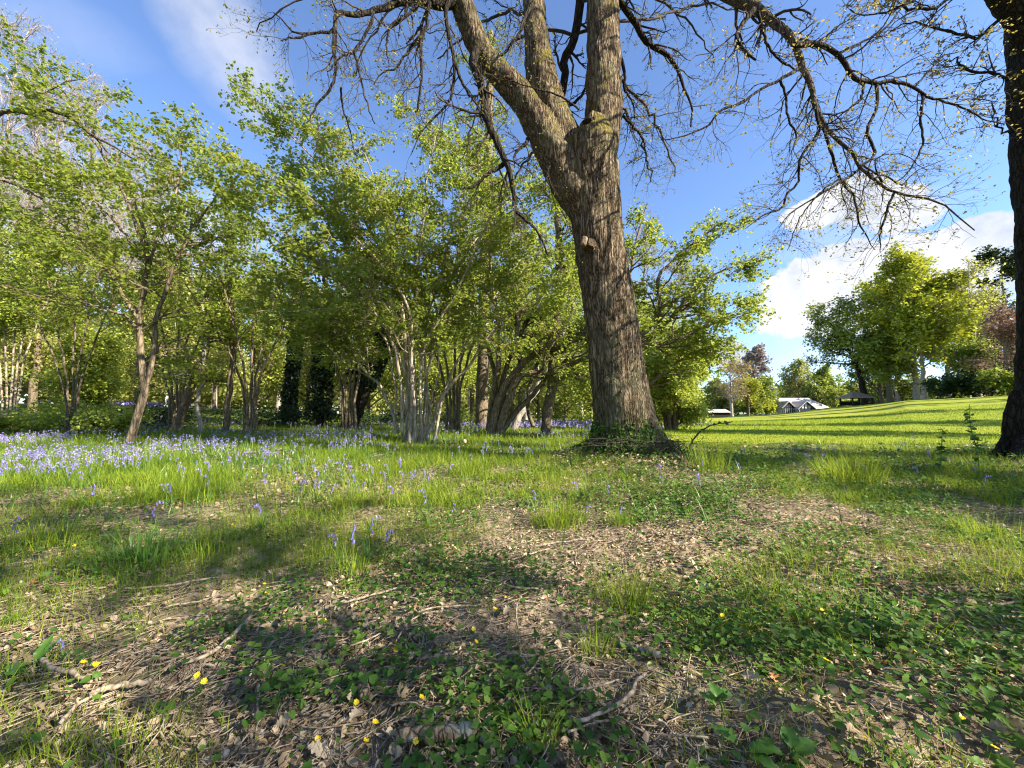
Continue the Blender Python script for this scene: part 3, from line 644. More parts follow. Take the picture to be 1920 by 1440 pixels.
L0 = [br(*q, K=20, jit=.012) for q in paths]; P0 = np.stack([a for a, b in L0]); R0 = np.stack([b for a, b in L0])
for a, b in L0:
    mb = MB(); tubes(mb, a, b, 8); mb.build('branch', M['darkbark'], rt)
P1, R1 = grow(P0, R0, 15, (.1, 1), (35, 70), (.25, .6), 7, .26, -.05, .5, .35, .003, absL=True); tubes(tw, P1, R1, 5)
P2, R2 = grow(P1, R1, 5, (.2, 1), (30, 70), (.1, .26), 5, .3, 0, .7, .4, .0018, absL=True); tubes(tw, P2, R2, 3)
foliage(lf, P2, 4, (.02, .04), 'hazel', (.4, 1), .6, 1., .012, 0., wid=.75)
hi = []
P1, R1 = zip(*[grow(P, R, m, (.3, 1), (40, 80), (1.4, 3.), 10, .2, .1, .5, .3, .012, absL=True) for (P, R), m in ((T1, 0), (B1, 8), (B2, 6)) if m])
P1 = np.concatenate(P1); R1 = np.concatenate(R1)
PT = (T1[0][18:], T1[1][18:]); a, b = grow(PT[0], PT[1], 9, (.45, 1), (40, 85), (1.4, 3.2), 10, .2, .12, .35, .3, .01, absL=True)
P1 = np.concatenate([P1, a]); R1 = np.concatenate([R1, b]); tubes(tw, P1, R1, 6)
P2, R2 = grow(P1, R1, 6, (.2, 1), (35, 75), (.4, 1.), 7, .26, 0, .5, .3, .004, absL=True); tubes(tw, P2, R2, 4)
P3 = P2
foliage(lf, P3, 8, (.03, .06), 'hazel', (.3, 1), .6, 1., .015, 0., wid=.75)
tw.build('twigs', M['twig'], rt); lf.build('leaves', M['oakleaf_y'], rt)
rng = np.random.default_rng(202)
# ------------------------------------------------------------------ coppice and woodland trees
def coppice(name, label, base, stems, leafmat_, bark, nleaf=3, size=(.036, .076), S1=14, S2=11, L1=(.8, 1.9), L2=(.35, .85), extra=None, off=.035, flat=.6, kind='hazel', t1=(.45, 1)):
    t = thing(name, label, 'tree', base)
    lf = MB()
    for path, Y, r in stems:
        P, R = br(path, Y, r, 24, .012)
        mb = MB(); tubes(mb, P, R, 9); so_ = mb.build('stem', bark, t); tw = MB()
        a, b = grow(P, R, S1, t1, (25, 65), L1, 9, .16, .12, .55, .3, .005, flat=flat, absL=True); tubes(tw, a, b, 5)
        P2, R2 = grow(a, b, S2, (.15, 1), (30, 65), L2, 7, .16, 0, .6, .35, .0025, flat=flat, absL=True, upk=-.02); tubes(tw, P2, R2, 4)
        P3, R3 = grow(P2, R2, 4, (.2, 1), (30, 60), (.12, .32), 4, .18, 0, .7, .5, .0018, flat=.5, absL=True); tubes(tw, P3, R3, 3)
        foliage(lf, P3, nleaf*2+1, size, kind, (.2, 1), 1.1, .8, off, -.12)
        foliage(lf, P2, nleaf*2-1, size, kind, (.3, 1), 1.1, .8, off, -.12)
        tw.build('twigs', bark, so_)
    lf.build('leaves', leafmat_, t)
    return t
# hazel with the pale fan of stems, in the middle
h1 = [
 ([(765, 832), (768, 740), (745, 660), (715, 580), (690, 500), (655, 420), (610, 350), (560, 300)], [7.8, 7.4], [3.81, 3.26, 2.72, 2.18, 1.36, 0.816]),
 ([(770, 834), (770, 740), (763, 660), (750, 560), (728, 440), (700, 330), (672, 260)], [7.8, 7.8], [4.35, 3.81, 3.26, 2.72, 1.63, 0.816]),
 ([(760, 834), (764, 720), (752, 610), (742, 520), (745, 420), (760, 320)], [7.9, 8.2], [3.81, 3.26, 2.18, 1.09]),
 ([(776, 834), (775, 730), (768, 640), (745, 600), (722, 560), (715, 500)], [7.7, 7.4], [4.9, 3.81, 2.72, 1.63, 0.816]),
 ([(785, 832), (790, 700), (780, 580), (790, 450), (803, 320), (820, 250)], [7.9, 8.1], [2.72, 2.72, 2.18, 1.09]),
 ([(797, 830), (800, 720), (797, 620), (830, 500), (862, 380), (890, 310)], [8, 8.3], [2.72, 2.18, 1.63, 0.816]),
 ([(800, 828), (822, 760), (850, 715), (876, 690), (907, 643), (928, 607), (972, 585), (1020, 545), (1060, 520)], [8, 8, 7.7], [3.26, 3.26, 2.72, 2.18, 1.36, 0.653]),
 ([(802, 828), (808, 750), (822, 700), (815, 620), (788, 540)], [8, 8.1], [2.18, 1.63, 1.09]),
 ([(812, 830), (828, 755), (850, 690), (900, 600), (950, 520), (1010, 440)], [8.1, 8.6], [2.72, 2.18, 1.09]),
 ([(745, 812), (735, 770), (713, 724), (693, 704), (668, 675), (660, 650), (640, 620)], [8.1, 8.3], [4.35, 3.26, 2.18, 1.09]),
 ([(740, 790), (742, 740), (735, 690), (725, 640), (700, 610), (640, 600), (570, 578), (531, 562), (480, 545)], [8., 7.4], [2.72, 2.18, 1.9, 1.36, 0.653]),
 ([(755, 825), (752, 730), (738, 650), (705, 590), (655, 540), (590, 480), (520, 430)], [7.7, 7.0], [3.26, 2.72, 2.18, 1.09]),
 ([(790, 832), (788, 720), (800, 640), (850, 560), (900, 450), (940, 370)], [7.7, 7.4], [2.72, 2.18, 1.09]),
 ([(780, 832), (778, 720), (765, 600), (700, 440), (620, 330), (545, 255), (490, 215)], [8.1, 8.2], [3.26, 2.72, 2.18, 0.816]),
 ([(768, 830), (772, 700), (760, 560), (650, 430), (560, 360), (470, 310), (420, 270)], [7.6, 7.0], [3.26, 2.72, 1.63, 0.816]),
 ([(792, 832), (805, 680), (850, 520), (930, 400), (1000, 350), (1045, 340)], [8.2, 8.9], [2.72, 2.18, 1.63, 0.816]),
]
coppice('hazel_tree', 'many stemmed hazel with pale fanned stems rising from one sunlit base', gnd(776, 832), h1, M['hazel'], M['hazelbark'], 2)
h2 = [
 ([(920, 816), (940, 740), (970, 695), (993, 672), (1033, 647), (1080, 640), (1120, 635)], [10.6, 10.2], [9, 8, 6, 4, 2]),
 ([(935, 816), (950, 760), (975, 705), (1005, 703), (1033, 703), (1070, 683), (1100, 670), (1150, 655)], [10.6, 9.5], [7, 8, 7, 6, 5, 4, 2]),
 ([(915, 814), (925, 740), (935, 680), (932, 600), (920, 500), (915, 400)], [10.8, 11], [6, 5, 3, 1.5]),
 ([(928, 814), (945, 740), (975, 690), (968, 640), (970, 590), (960, 520)], [10.7, 10.7], [7, 6, 4, 2]),
 ([(940, 815), (965, 775), (995, 745), (1030, 700), (1080, 620)], [10.6, 11], [6, 5, 3, 1.5]),
 ([(930, 815), (935, 750), (960, 660), (1010, 560), (1060, 470)], [11, 11.4], [5, 4, 2]),
 ([(922, 815), (930, 720), (905, 620), (870, 540), (840, 470)], [11, 11.4], [5, 4, 2]),
 ([(1000, 800), (990, 760), (1000, 700), (1040, 610), (1050, 520)], [11.5, 12], [4, 3, 1.5]),
]
coppice('leaning_hazel', 'dark stemmed coppice leaning towards the oak trunk with an arching bough', gnd(930, 815), h2, M['hazel_b'], M['wood'], 2, S1=10)
h3 = [
 ([(1150, 820), (1160, 740), (1185, 665), (1215, 640), (1255, 600), (1290, 560), (1330, 520), (1375, 500)], [9.2, 8.8], [8, 8, 7, 5, 3, 1.2]),
 ([(1155, 820), (1170, 720), (1190, 640), (1235, 590), (1235, 520), (1262, 490), (1310, 450), (1345, 420)], [9.2, 9.3], [7, 7, 5, 3, 1.2]),
 ([(1152, 820), (1165, 730), (1190, 650), (1250, 645), (1300, 620), (1345, 603), (1385, 592)], [9.2, 8.4], [7, 7, 5, 3, 1.5]),
 ([(1150, 820), (1160, 690), (1175, 560), (1190, 460), (1215, 380)], [9.4, 9.6], [6, 5, 3, 1.5]),
 ([(1148, 820), (1150, 690), (1130, 560), (1080, 450), (1050, 390)], [9.6, 10], [6, 5, 3, 1.5]),
 ([(1160, 822), (1200, 740), (1255, 690), (1290, 672), (1320, 660)], [9.2, 8.9], [6, 5, 3, 1.5]),
]
coppice('spreading_hazel', 'leafy hazel spreading sprays over the lawn from behind the oak', gnd(1152, 822), h3, M['hazel_b'], M['wood'], 3, S1=11, S2=8, L1=(.6, 1.5))
# yellow-green bush beside the lawn
h4 = [([(1262+dx*.3, 806), (1265+dx*.6, 740), (1275+dx, 690-abs(dx)*.3), (1285+dx*1.5, 640-dy)], [14, 14+dz], [4, 3, 1.5]) for dx, dy, dz in [(-70, 0, .5), (-40, 20, 1.5), (-20, 30, -.5), (0, 20, .5), (12, 0, -.5), (18, -20, 1), (-90, -20, 1), (5, -40, -1)]]
coppice('lime_bush', 'bright yellow green bush catching the sun at the wood edge beside the lawn', gnd(1262, 806), h4, M['lime'], M['wood'], 5, (.06, .1), S1=12, S2=7, L1=(.45, 1.), off=.1, t1=(.05, 1))
# slim twin-stemmed maple on the left
m1 = [
 ([(240, 850), (249, 812), (252, 795), (262, 765), (269, 730), (267, 690), (263, 640), (262, 595), (272, 540), (276, 470), (260, 400), (230, 330)], [7.2, 7.2, 7.], [10, 9, 8, 6, 5, 3.5, 1.5]),
 ([(268, 735), (283, 695), (291, 640), (292, 600), (312, 540), (330, 490), (370, 420), (420, 350)], [7.2, 7.3], [6, 5.5, 4.5, 3, 1.5]),
 ([(263, 600), (245, 580), (220, 535), (190, 490), (140, 440), (90, 400)], [7.15, 6.6], [5, 4, 3, 1.5]),
 ([(262, 620), (245, 600), (215, 585), (150, 565), (90, 555), (30, 560)], [7.15, 6.5], [3.5, 3, 2, 1]),
 ([(275, 480), (240, 380), (190, 290), (140, 210), (100, 140)], [7, 7.1], [4, 3, 1.5]),
 ([(272, 520), (300, 430), (330, 360), (340, 300), (330, 260)], [7, 7.6], [3.5, 2.5, 1.2]),
 ([(276, 490), (200, 400), (110, 330), (30, 300)], [7, 6.4], [3.5, 2.5, 1.2]),
]
coppice('slim_maple', 'slim twin stemmed tree with layered sprays at the edge of the bluebells', gnd(242, 838), m1, M['hazel_b'], M['wood'], 2, S1=11, S2=8, L1=(.6, 1.5), flat=.45, t1=(.3, 1))
# coppice at the picture's edge
m2 = [([(15+dx, 812), (18+dx, 740), (20+dx*1.8, 660), (22+dx*4, 560), (25+dx*7, 440)], [14, 14.3], [2.8, 2.2, 1.2]) for dx in (-14, -5, 3, 10, 17)]
coppice('edge_coppice', 'pale stemmed coppice clump by a stump on the far side of the bluebells', gnd(18, 812), m2, M['lime'], M['hazelbark'], 4, (.06, .1), S1=9, off=.1)
# a bough reaching in from a tree beyond the picture's edge
m3 = [([(-190, 900), (-180, 600), (-150, 420), (-90, 290), (-20, 222), (30, 207), (80, 204), (118, 212), (150, 232), (180, 262), (215, 275), (250, 300)], [6.6, 6.7, 7.], [22, 20, 16, 12, 9, 7, 5, 2]),
      ([(-150, 420), (-120, 250), (-60, 120), (0, 60)], [6.7, 7.2], [9, 6, 2]), ([(-100, 300), (-40, 330), (40, 350), (110, 400)], [6.7, 6.2], [7, 4, 1.5])]
coppice('arching_tree', 'tree whose curved mossy bough arches in high over the slim maple', gnd(-190, 870), m3, M['hazel_b'], M['oaklimb'], 1, (.024, .044), S1=3, S2=4, t1=(.75, 1))

for px, py, Y, lb, mt, spread_, top in ((470, 811, 11.5, 'loose green hazel filling the wall of leaves between the crooked tree and the ivy column', 'hazel', 150, 380), (655, 806, 13, 'shadowy hazel behind the heavy leaning black trunk', 'hazel_b', 150, 330), (135, 815, 10.5, 'green hazel between the edge coppice and the slim maple', 'hazel', 160, 330), (330, 812, 12.5, 'leafy hazel just behind the short mossy leaning trunk', 'hazel_b', 150, 340), (850, 808, 12.5, 'sunlit hazel thicket behind the fan of pale stems', 'hazel', 150, 330)):
    st_ = [([(px+10*k, py+4), (px+14*k, py-90), (px+spread_*k*.35, (py+top)/2+20*abs(k)), (px+spread_*k*.9, top+60*abs(k)+30*(k % 1))], [Y, Y+.5*math.sin(5*k)], [3, 2.4, 1.6, .8]) for k in (-1.2, -.6, .1, .6, 1.1)]
    coppice('hazel_tree', lb, gnd(px, py), st_, M[mt], M['wood'], 2, (.042, .078), S1=9, S2=9, L1=(.9, 2.2), t1=(.4, 1))

def small_tree(name, label, base_px, path, Y, r, bark, leafm=None, ivy=0, nb=10, Lb=(.8, 2.), nleaf=2, size=(.06, .1), t1=(.35, 1), ivyspan=(.03, .8), ivyr=2.2):
    t = thing(name, label, 'tree', gnd(*base_px))
    P, R = br(path, Y, r, 26, .02)
    mb = MB(); tubes(mb, P, R, 14, 0, True); mb.build('trunk', bark, t)
    if nb:
        tw = MB(); lf = MB()
        P1, R1 = grow(P, R, nb, t1, (35, 75), Lb, 9, .18, .1, .4, .3, .008, flat=.7, absL=True); tubes(tw, P1, R1, 5)
        P2, R2 = grow(P1, R1, 7, (.2, 1), (30, 65), (.3, .8), 6, .18, 0, .6, .35, .004, flat=.6, absL=True); tubes(tw, P2, R2, 3)
        P3, R3 = grow(P2, R2, 3, (.2, 1), (30, 65), (.12, .35), 4, .2, 0, .7, .5, .0025, flat=.6, absL=True); tubes(tw, P3, R3, 3)
        foliage(lf, P3, nleaf*3, size, 'hazel', (.2, 1), 1., .9, .09, -.1)
        tw.build('twigs', bark, t); lf.build('leaves', leafm or M['hazel_b'], t)
    if ivy:
        iv = MB(); k0 = rng.uniform(ivyspan[0], ivyspan[1], ivy)*25; i0 = np.minimum(k0.astype(int), 24); fr = (k0-i0)[:, None]
        p = P[i0]*(1-fr)+P[i0+1]*fr; rr = R[i0]
        a = rng.uniform(-math.pi, math.pi, ivy); lump = .6+.9*vnoise(k0*.55+base_px[0], a*1.1+5, 3)
        out = np.stack([np.cos(a), np.sin(a), 0*a], 1)
        p = p+out*(rr*(1+(ivyr-1)*lump*rng.random(ivy)**.5))[:, None]+.02*rng.normal(size=(ivy, 3))
        leaves(iv, p, rng.normal(size=(ivy, 3))*.8+[0, 0, -.6], out+.5*rng.normal(size=(ivy, 3)), rng.uniform(.07, .12, ivy), 'ivy')
        iv.build('ivy', M['ivy'], t)
    return t
small_tree('leaning_tree', 'short mossy trunk leaning to one side behind the bluebells', (330, 808), [(322, 815), (335, 790), (350, 750), (365, 710), (373, 690), (392, 640), (410, 560)], [12, 11.8], [11, 9, 8, 5, 3], M['wood'], M['hazel'], nb=14)
small_tree('bent_sapling', 'thin pale sapling with a kinked foot next to the leaning mossy trunk', (372, 812), [(371, 815), (377, 790), (369, 762), (378, 715), (384, 650), (380, 560)], [11.5, 11.5], [5, 4, 4, 2], M['palewood'], M['hazel'], nb=10)
small_tree('crooked_tree', 'slender brown tree with a sinuous stem before the dark undergrowth', (423, 811), [(420, 815), (426, 780), (425, 760), (433, 715), (438, 640), (434, 590), (425, 500), (430, 400)], [12, 12.2], [7, 6, 6, 4, 2], M['wood'], M['hazel'], nb=16)
small_tree('ivy_column', 'thick upright trunk sheathed in black ivy like a column', (541, 796), [(541, 812), (543, 760), (547, 700), (553, 640), (560, 560), (565, 450)], [16, 16], [11, 10, 10, 8, 5], M['darkbark'], M['hazel_b'], 4200, 12, ivyspan=(.07, .75), ivyr=1.35)
small_tree('ivy_pole', 'slim trunk with a bulging dark ivy sleeve above a bare foot', (602, 806), [(602, 812), (600, 780), (602, 720), (604, 660), (608, 580), (612, 480)], [14, 14], [8, 7, 7, 5, 3], M['darkbark'], M['hazel_b'], 3600, 10, ivyspan=(.1, .78), ivyr=3.2)
small_tree('dark_leaning_tree', 'heavy black trunk leaning strongly with ivy along its top', (650, 803), [(648, 812), (662, 785), (678, 740), (694, 705), (712, 665), (726, 630), (760, 560)], [13.5, 13.2], [17, 15, 14, 12, 6], M['darkbark'], M['hazel_b'], 2600, 10, ivyspan=(.3, .8), ivyr=1.35)
small_tree('straight_tree', 'tall straight trunk rising behind the hazel fan, lit down one edge', (903, 803), [(902, 812), (904, 740), (907, 640), (908, 540), (912, 420), (915, 300), (918, 200), (920, 60)], [15, 15.2], [12, 11, 10, 8, 5], M['wood'], M['mid'], 0, 26, (1., 2.4), t1=(.45, 1))
small_tree('slim_grey_tree', 'single slim dark trunk standing alone beside the sunlit bluebell strip', (1024, 812), [(1022, 820), (1028, 760), (1036, 700), (1043, 620), (1048, 540), (1046, 420), (1040, 260)], [10.8, 11], [10, 9, 8, 6, 3], M['wood'], M['hazel_b'], 0, 20, (.8, 2.), t1=(.4, 1))
small_tree('split_tree', 'grey double trunk half hidden by the leaning hazel stems', (985, 806), [(960, 812), (975, 775), (1000, 735), (1025, 700), (1050, 640), (1080, 560)], [13, 13.5], [7, 7, 5, 3], M['palewood'], M['hazel_b'], 0, 14)

def big_tree(name, label, base, H, crown, r0, bark, leafm=None, nl=6, size=(.16, .28), n1=18, n2=7, n3=4, lean=(0, 0), t1=(.25, 1), ang=(35, 70), bare=False, twigmat=None, kind='diamond', up=.15, cat='tree', offs=.2, group=None, rtw=.004, upk=.02):
    """A whole tree H metres high with a crown radius, from the ground up."""
    base = np.array(base, float); t = thing(name, label, cat, base, group)
    top = base+[lean[0], lean[1], H]
    P = kink(spline([base-[0, 0, .3], base+[lean[0]*.15, lean[1]*.15, H*.3], base+[lean[0]*.55, lean[1]*.55, H*.65], top], 20), .015*H/6)
    R = r0*np.interp(np.linspace(0, 1, 20), [0, .06, .5, 1], [1.35, 1., .6, .08])
    mb = MB(); tubes(mb, P, R, 12); mb.build('trunk', bark, t)
    tw = MB(); lf = MB()
    P1, R1 = grow(P, R, n1, t1, ang, (crown*.75, crown*1.2), 10, .12, up, .5, .22, rtw*3, absL=True, tl=.55, upk=upk); tubes(tw, P1, R1, 5)
    P2, R2 = grow(P1, R1, n2, (.2, 1), (30, 65), (.32, .6), 7, .17, .05, .55, .3, rtw*1.6, tl=.4, upk=upk); tubes(tw, P2, R2, 4)
    P3, R3 = grow(P2, R2, n3, (.2, 1), (30, 65), (.3, .6), 5, .2, .03, .6, .4, rtw, tl=.3); tubes(tw, P3, R3, 3)
    if bare:
        P4, R4 = grow(P3, R3, bare, (.15, 1), (25, 60), (.35, .7), 4, .2, .05, .7, .4, rtw*.7, tl=.3); tubes(tw, P4, R4, 3)
    tw.build('branches', twigmat or bark, t)
    if leafm is not None:
        foliage(lf, P3, nl, size, kind, (.1, 1), .9, 1., offs, -.05, wid=1.15)
        lf.build('crown', leafm, t)
    return t
def base_at(px, Y):
    x = at(px, 780, Y)[0]; return np.array([x, Y, gz(x, Y)])
# the wood behind: a first row with low crowns, a second row taller
row1 = [(-120, 17, 6, 'pale', 'leafy'), (60, 20, 6.5, 'pale', ''), (160, 15, 3.2, 'lime', ''), (330, 19, 7, 'pale', ''), (470, 20, 6.5, 'lime', ''), (575, 23, 7, 'pale', ''), (690, 20, 6, 'lime', ''), (815, 19, 6, 'lime', ''), (960, 21, 7, 'lime', ''), (1060, 24, 6.5, 'lime', ''), (1130, 19, 5.5, 'lime', ''), (1205, 24, 7, 'lime', ''), (860, 27, 8, 'pale', ''), (255, 24, 7, 'lime', ''), (400, 25, 7.5, 'pale', ''), (-20, 26, 8, 'pale', ''), (620, 28, 8, 'pale', ''), (750, 25, 7, 'lime', ''), (1010, 29, 8, 'pale', ''), (1110, 28, 7, 'lime', ''), (110, 27, 8, 'pale', '')]
nm1 = ['the arching tree', 'the edge coppice', 'the slim maple, a low bush', 'the leaning mossy trunk', 'the crooked brown tree', 'the two ivy trunks', 'the heavy leaning black trunk', 'the pale hazel fan', 'the dark leaning coppice', 'the slim dark trunk standing alone', 'the left flank of the big oak', 'the yellow bush and the oak', 'the tall straight trunk', 'the twin stems of the maple', 'the kinked sapling', 'the cut stump', 'the ivy pole', 'the base of the hazel fan', 'the arching bough of the coppice', 'the narrow gap beside the oak foot', 'the light green bramble']
for (px, Y, H, mt, _), w in zip(row1, nm1):
    big_tree('understorey_tree', ('pale yellow green' if mt == 'pale' else 'fresh lime green')+' young tree filling the gap behind '+w.replace('the left flank of', 'the shaded side of'), base_at(px, Y), H, H*.42, .05+.008*H, M['wood'], M[mt], 22, (.075, .13), 28, 9, 4, t1=(.12, 1), group='young trees behind the front stems', offs=.2)
row2 = [(-60, 30, 13, 'pale', 4), (70, 36, 16, 'pale', 3), (200, 33, 13, 'pale', 3), (300, 40, 14, 'pale', 4), (400, 34, 11, 'mid', 5), (520, 36, 12, 'pale', 4), (640, 40, 14, 'pale', 4), (760, 34, 12, 'mid', 4), (880, 38, 15, 'pale', 3), (985, 36, 14, 'mid', 3), (1090, 40, 13, 'pale', 4), (1180, 44, 15, 'pale', 4), (1255, 48, 14, 'lime', 4)]
nm2 = ['over the arching bough', 'over the edge coppice', 'over the slim maple', 'over the twin stems', 'over the crooked tree', 'over the ivy column', 'over the black leaning trunk', 'over the pale hazel fan', 'behind the tall straight trunk', 'behind the leaning coppice', 'behind the lower oak trunk', 'just beyond the oak', 'above the yellow bush']
for (px, Y, H, mt, nl), w in zip(row2, nm2):
    big_tree('woodland_tree', 'thinly leaved taller woodland tree seen '+w, base_at(px, Y), H, H*.3, .12+.008*H, M['palewood'], M[mt], nl*2, (.11, .2), 24, 8, 4, t1=(.2, 1), group='taller trees in the wood behind', offs=.25, rtw=.008)
# bare, pale twigged trees
bare = [(-40, 17, 17, .05, 'tall bare pale tree topmost in the corner over the arching bough'), (130, 22, 19, .05, 'bare grey tree with a wide fan of fine twigs against blue sky'), (255, 20, 13, .25, 'smaller bare tree whose drooping twigs spread towards the cirrus cloud'), (60, 19, 16.5, .1, 'bare tree with pale upright twigs between the corner one and the wide fan'), (195, 25, 17.5, .1, 'bare tree whose crown tops out just above the green spire'), (-150, 21, 18, .1, 'bare tree past the corner whose twigs reach over the arching bough'), (320, 27, 15, .1, 'slight bare tree thinning out into the blue beside the cirrus cloud'), (20, 30, 26, .1, 'far bare tree filling the sky behind the corner one'),
        (885, 26, 15.5, .1, 'bare twiggy tree seen through the gap under the drooping oak branch'), (975, 27, 14, .1, 'bare twiggy tree just behind the oak fork'), (1215, 26, 13.5, .1, 'bare pale tree showing above the spreading hazel'), (1285, 30, 13, .2, 'feathery bare tree between the spreading hazel and the sky')]
for px, Y, H, ln, lb in bare:
    big_tree('bare_tree', lb, base_at(px, Y), H, H*.27, .06+.006*H, M['wood'], M['pale'], 1, (.05, .09), 26, 8, 5, t1=(.25, 1), ang=(22, 52), bare=4, twigmat=M['grey'], group='bare trees above the wood', rtw=.010, up=.25)
# undergrowth: dark brambles and low green bushes
def bush(name, label, base, rx, h, mat, n, size, group=None, kind='hazel', stems=14):
    t = thing(name, label, 'bush', base, group); base = np.array(base)
    lf = MB(); tw = MB()
    a = rng.uniform(0, 2*math.pi, stems); P = np.stack([np.stack([base[0]+rx*.9*s*np.cos(a), base[1]+rx*.6*s*np.sin(a), base[2]-.05+h*rng.uniform(.6, 1.05, stems)*np.sin(s*1.5)], 1) for s in np.linspace(.05, 1, 8)], 1)
    P = P+.04*h*rng.normal(size=P.shape); R = np.full(P.shape[:2], .006*max(h, .6)); tubes(tw, P, R, 4)
    P2, R2 = grow(P, R, 6, (.2, 1), (30, 70), (.2*rx, .5*rx), 6, .2, .1, .6, .4, .003, absL=True); tubes(tw, P2, R2, 3)
    foliage(lf, P2, max(1, n//(stems*6)), size, kind, (.1, 1), 1., 1., .12*min(rx, 1.2), -.05)
    tw.build('stems', M['twig'], t); lf.build('leaves', mat, t); return t
for px, py, rx, h, mt, lb in [(300, 800, 1.5, .55, 'dark', 'low dark bramble at the foot of the mossy leaning trunk'), (480, 800, 1.7, .6, 'dark', 'low dark bramble between the crooked tree and the ivy column'), (705, 797, 1.3, .5, 'dark', 'low dark bramble behind the pale hazel base'), (575, 797, 1.3, .45, 'dark', 'low dark bramble between the two ivy trunks'),
                              (120, 812, 1.3, .75, 'hazel', 'sunlit light green bramble bush behind the bluebell drift'), (205, 818, .8, .7, 'lime', 'yellow green bush of arching sprays beside the maple foot'), (45, 818, .9, .45, 'hazel_b', 'green low bush in front of the edge coppice'),
                              (860, 800, 1.2, .5, 'mid', 'small green bush behind the fan of hazel stems'), (1075, 797, 1.6, .5, 'mid', 'dark low bush beyond the sunlit strip near the oak'), (1200, 800, 1.8, .8, 'lime', 'low sunny bush hugging the lawn corner behind the oak')]:
    bush('bramble_bush', lb, gnd(px, py), rx, h, M[mt], 1500, (.05, .1), 'low bushes along the wood floor')
# cut stump by the edge coppice
t = thing('tree_stump', 'pale cut stump beside the edge coppice', 'stump', gnd(9, 806)); b = gnd(9, 806)
mb = MB(); tubes(mb, np.array([b+[0, 0, -.1], b+[0, 0, .12], b+[.02, 0, .4], b+[.03, 0, .48]]), np.array([.24, .17, .15, .14]), 14, 0, True); mb.build('trunk', M['dead_stick'], t)
rng = np.random.default_rng(303)
SEEDS = globals().get('SEEDS_TEST', (31, 32, 33))
# ------------------------------------------------------------------ far side of the lawn
def far(name, label, px, Y, H, cr, r0, mat, nl=7, size=(.3, .55), **kw):
    return big_tree(name, label, base_at(px, Y), H, cr, r0, kw.pop('bark', M['wood']), mat, nl, size, offs=kw.pop('offs', .4), rtw=.02, **kw)
far('oak_tree', 'broad oak with a dark bent trunk standing over the thatched shelter', 1625, 74, 18, 9.2, .55, M['olive'], 6, n1=24, n2=9, n3=5, lean=(-5, 0), t1=(.25, 1), bark=M['darkbark'], ang=(40, 80))
far('lime_tree', 'tallest golden green tree, its dome above the whole clump', 1722, 66, 22.5, 9.5, .45, M['gold'], 12, n1=34, n2=9, n3=5, t1=(.28, 1), bark=M['palewood'], ang=(30, 75))
far('lime_tree', 'dark green dome leaning from the golden tree towards the oak', 1672, 71, 20.5, 8.2, .5, M['gold'], 10, n1=28, n2=9, n3=5, t1=(.22, 1), lean=(1, 0))
far('lime_tree', 'golden green tree on the copper tree side of the clump', 1785, 64, 18.5, 7.5, .36, M['gold'], 11, n1=28, n2=9, n3=5, t1=(.22, 1), bark=M['palewood'])
far('lime_tree', 'rounded green tree filling the clump between the oak and the tallest dome', 1655, 78, 14, 6.5, .35, M['olive'], 9, n1=24, n2=8, t1=(.15, 1))
far('woodland_tree', 'loose olive tree closing the clump towards the copper tree', 1835, 68, 17.5, 7, .35, M['olive'], 8, n1=26, n2=8, t1=(.15, 1))
far('young_tree', 'slim pale leaning trunk at the clump edge beside the shelter', 1688, 68, 9.5, 4.2, .25, M['olive'], 8, n1=18, n2=7, lean=(-4, 0), bark=M['palewood'], t1=(.3, 1))
far('young_tree', 'pair of thick grey trunks joined low under the golden tree', 1737, 63, 13, 5.5, .4, M['gold'], 7, n1=18, n2=7, t1=(.35, 1), bark=M['palewood'])
far('woodland_tree', 'thin half bare tree rising between the golden clump and the dark conifer', 1840, 60, 21, 6, .3, M['pale'], 3, n1=22, n2=8, t1=(.3, 1), size=(.2, .4), bark=M['palewood'])
far('woodland_tree', 'leafy green tree behind the copper tree', 1862, 72, 17, 7, .35, M['olive'], 7, n1=24, n2=8, t1=(.15, 1))
far('copper_tree', 'copper leaved tree close to the shaded trunk', 1897, 52, 11.5, 4.6, .3, M['copper'], 4, n1=24, n2=8, t1=(.2, 1), size=(.22, .4))
far('pine_tree', 'dark blue green conifer partly hidden by the shaded trunk', 1905, 62, 24, 5, .35, M['dark'], 7, n1=40, n2=8, t1=(.25, 1), ang=(70, 95), up=-.1)
far('young_tree', 'low spreading green tree under the copper tree', 1830, 57, 7, 4.5, .25, M['mid'], 8, n1=20, n2=8, t1=(.1, 1), size=(.22, .4))
for px, Y, rx, h, mt, lb in [(1800, 56, 5, 2.6, 'dark', 'dark evergreen bush under the golden clump'), (1868, 54, 5.5, 3.2, 'dark', 'dark evergreen bush below the copper tree'), (1910, 50, 4, 3, 'mid', 'green bush touching the shaded trunk at the lawn top'),
                             (1645, 82, 6, 5, 'olive', 'dull green thicket behind the shelter filling under the oak'), (1700, 80, 6, 5.5, 'mid', 'green thicket behind the grey trunks of the clump'), (1760, 76, 6, 5, 'olive', 'dull green thicket behind the copper side of the clump'),
                             (1560, 112, 4, 6, 'olive', 'rounded dull green bush behind the house roof end'), (1540, 120, 5, 7, 'dark', 'dark bush on the far side of the house')]:
    bush('evergreen_bush', lb, base_at(px, Y), rx, h, M[mt], 2600, (.3, .5), 'bushes along the top of the lawn', 'diamond', 20)
far('conifer_tree', 'tall mauve grey conifer with tufted crown in the distance', 1418, 132, 21, 7, .5, M['blush'], 6, n1=30, n2=8, t1=(.3, 1), ang=(50, 85), size=(.5, .9))
far('amber_tree', 'amber tinted tree coming into leaf beside the mauve conifer', 1372, 96, 13.5, 7, .4, M['amber'], 3, n1=22, n2=9, t1=(.22, 1), size=(.25, .5), bark=M['palewood'])
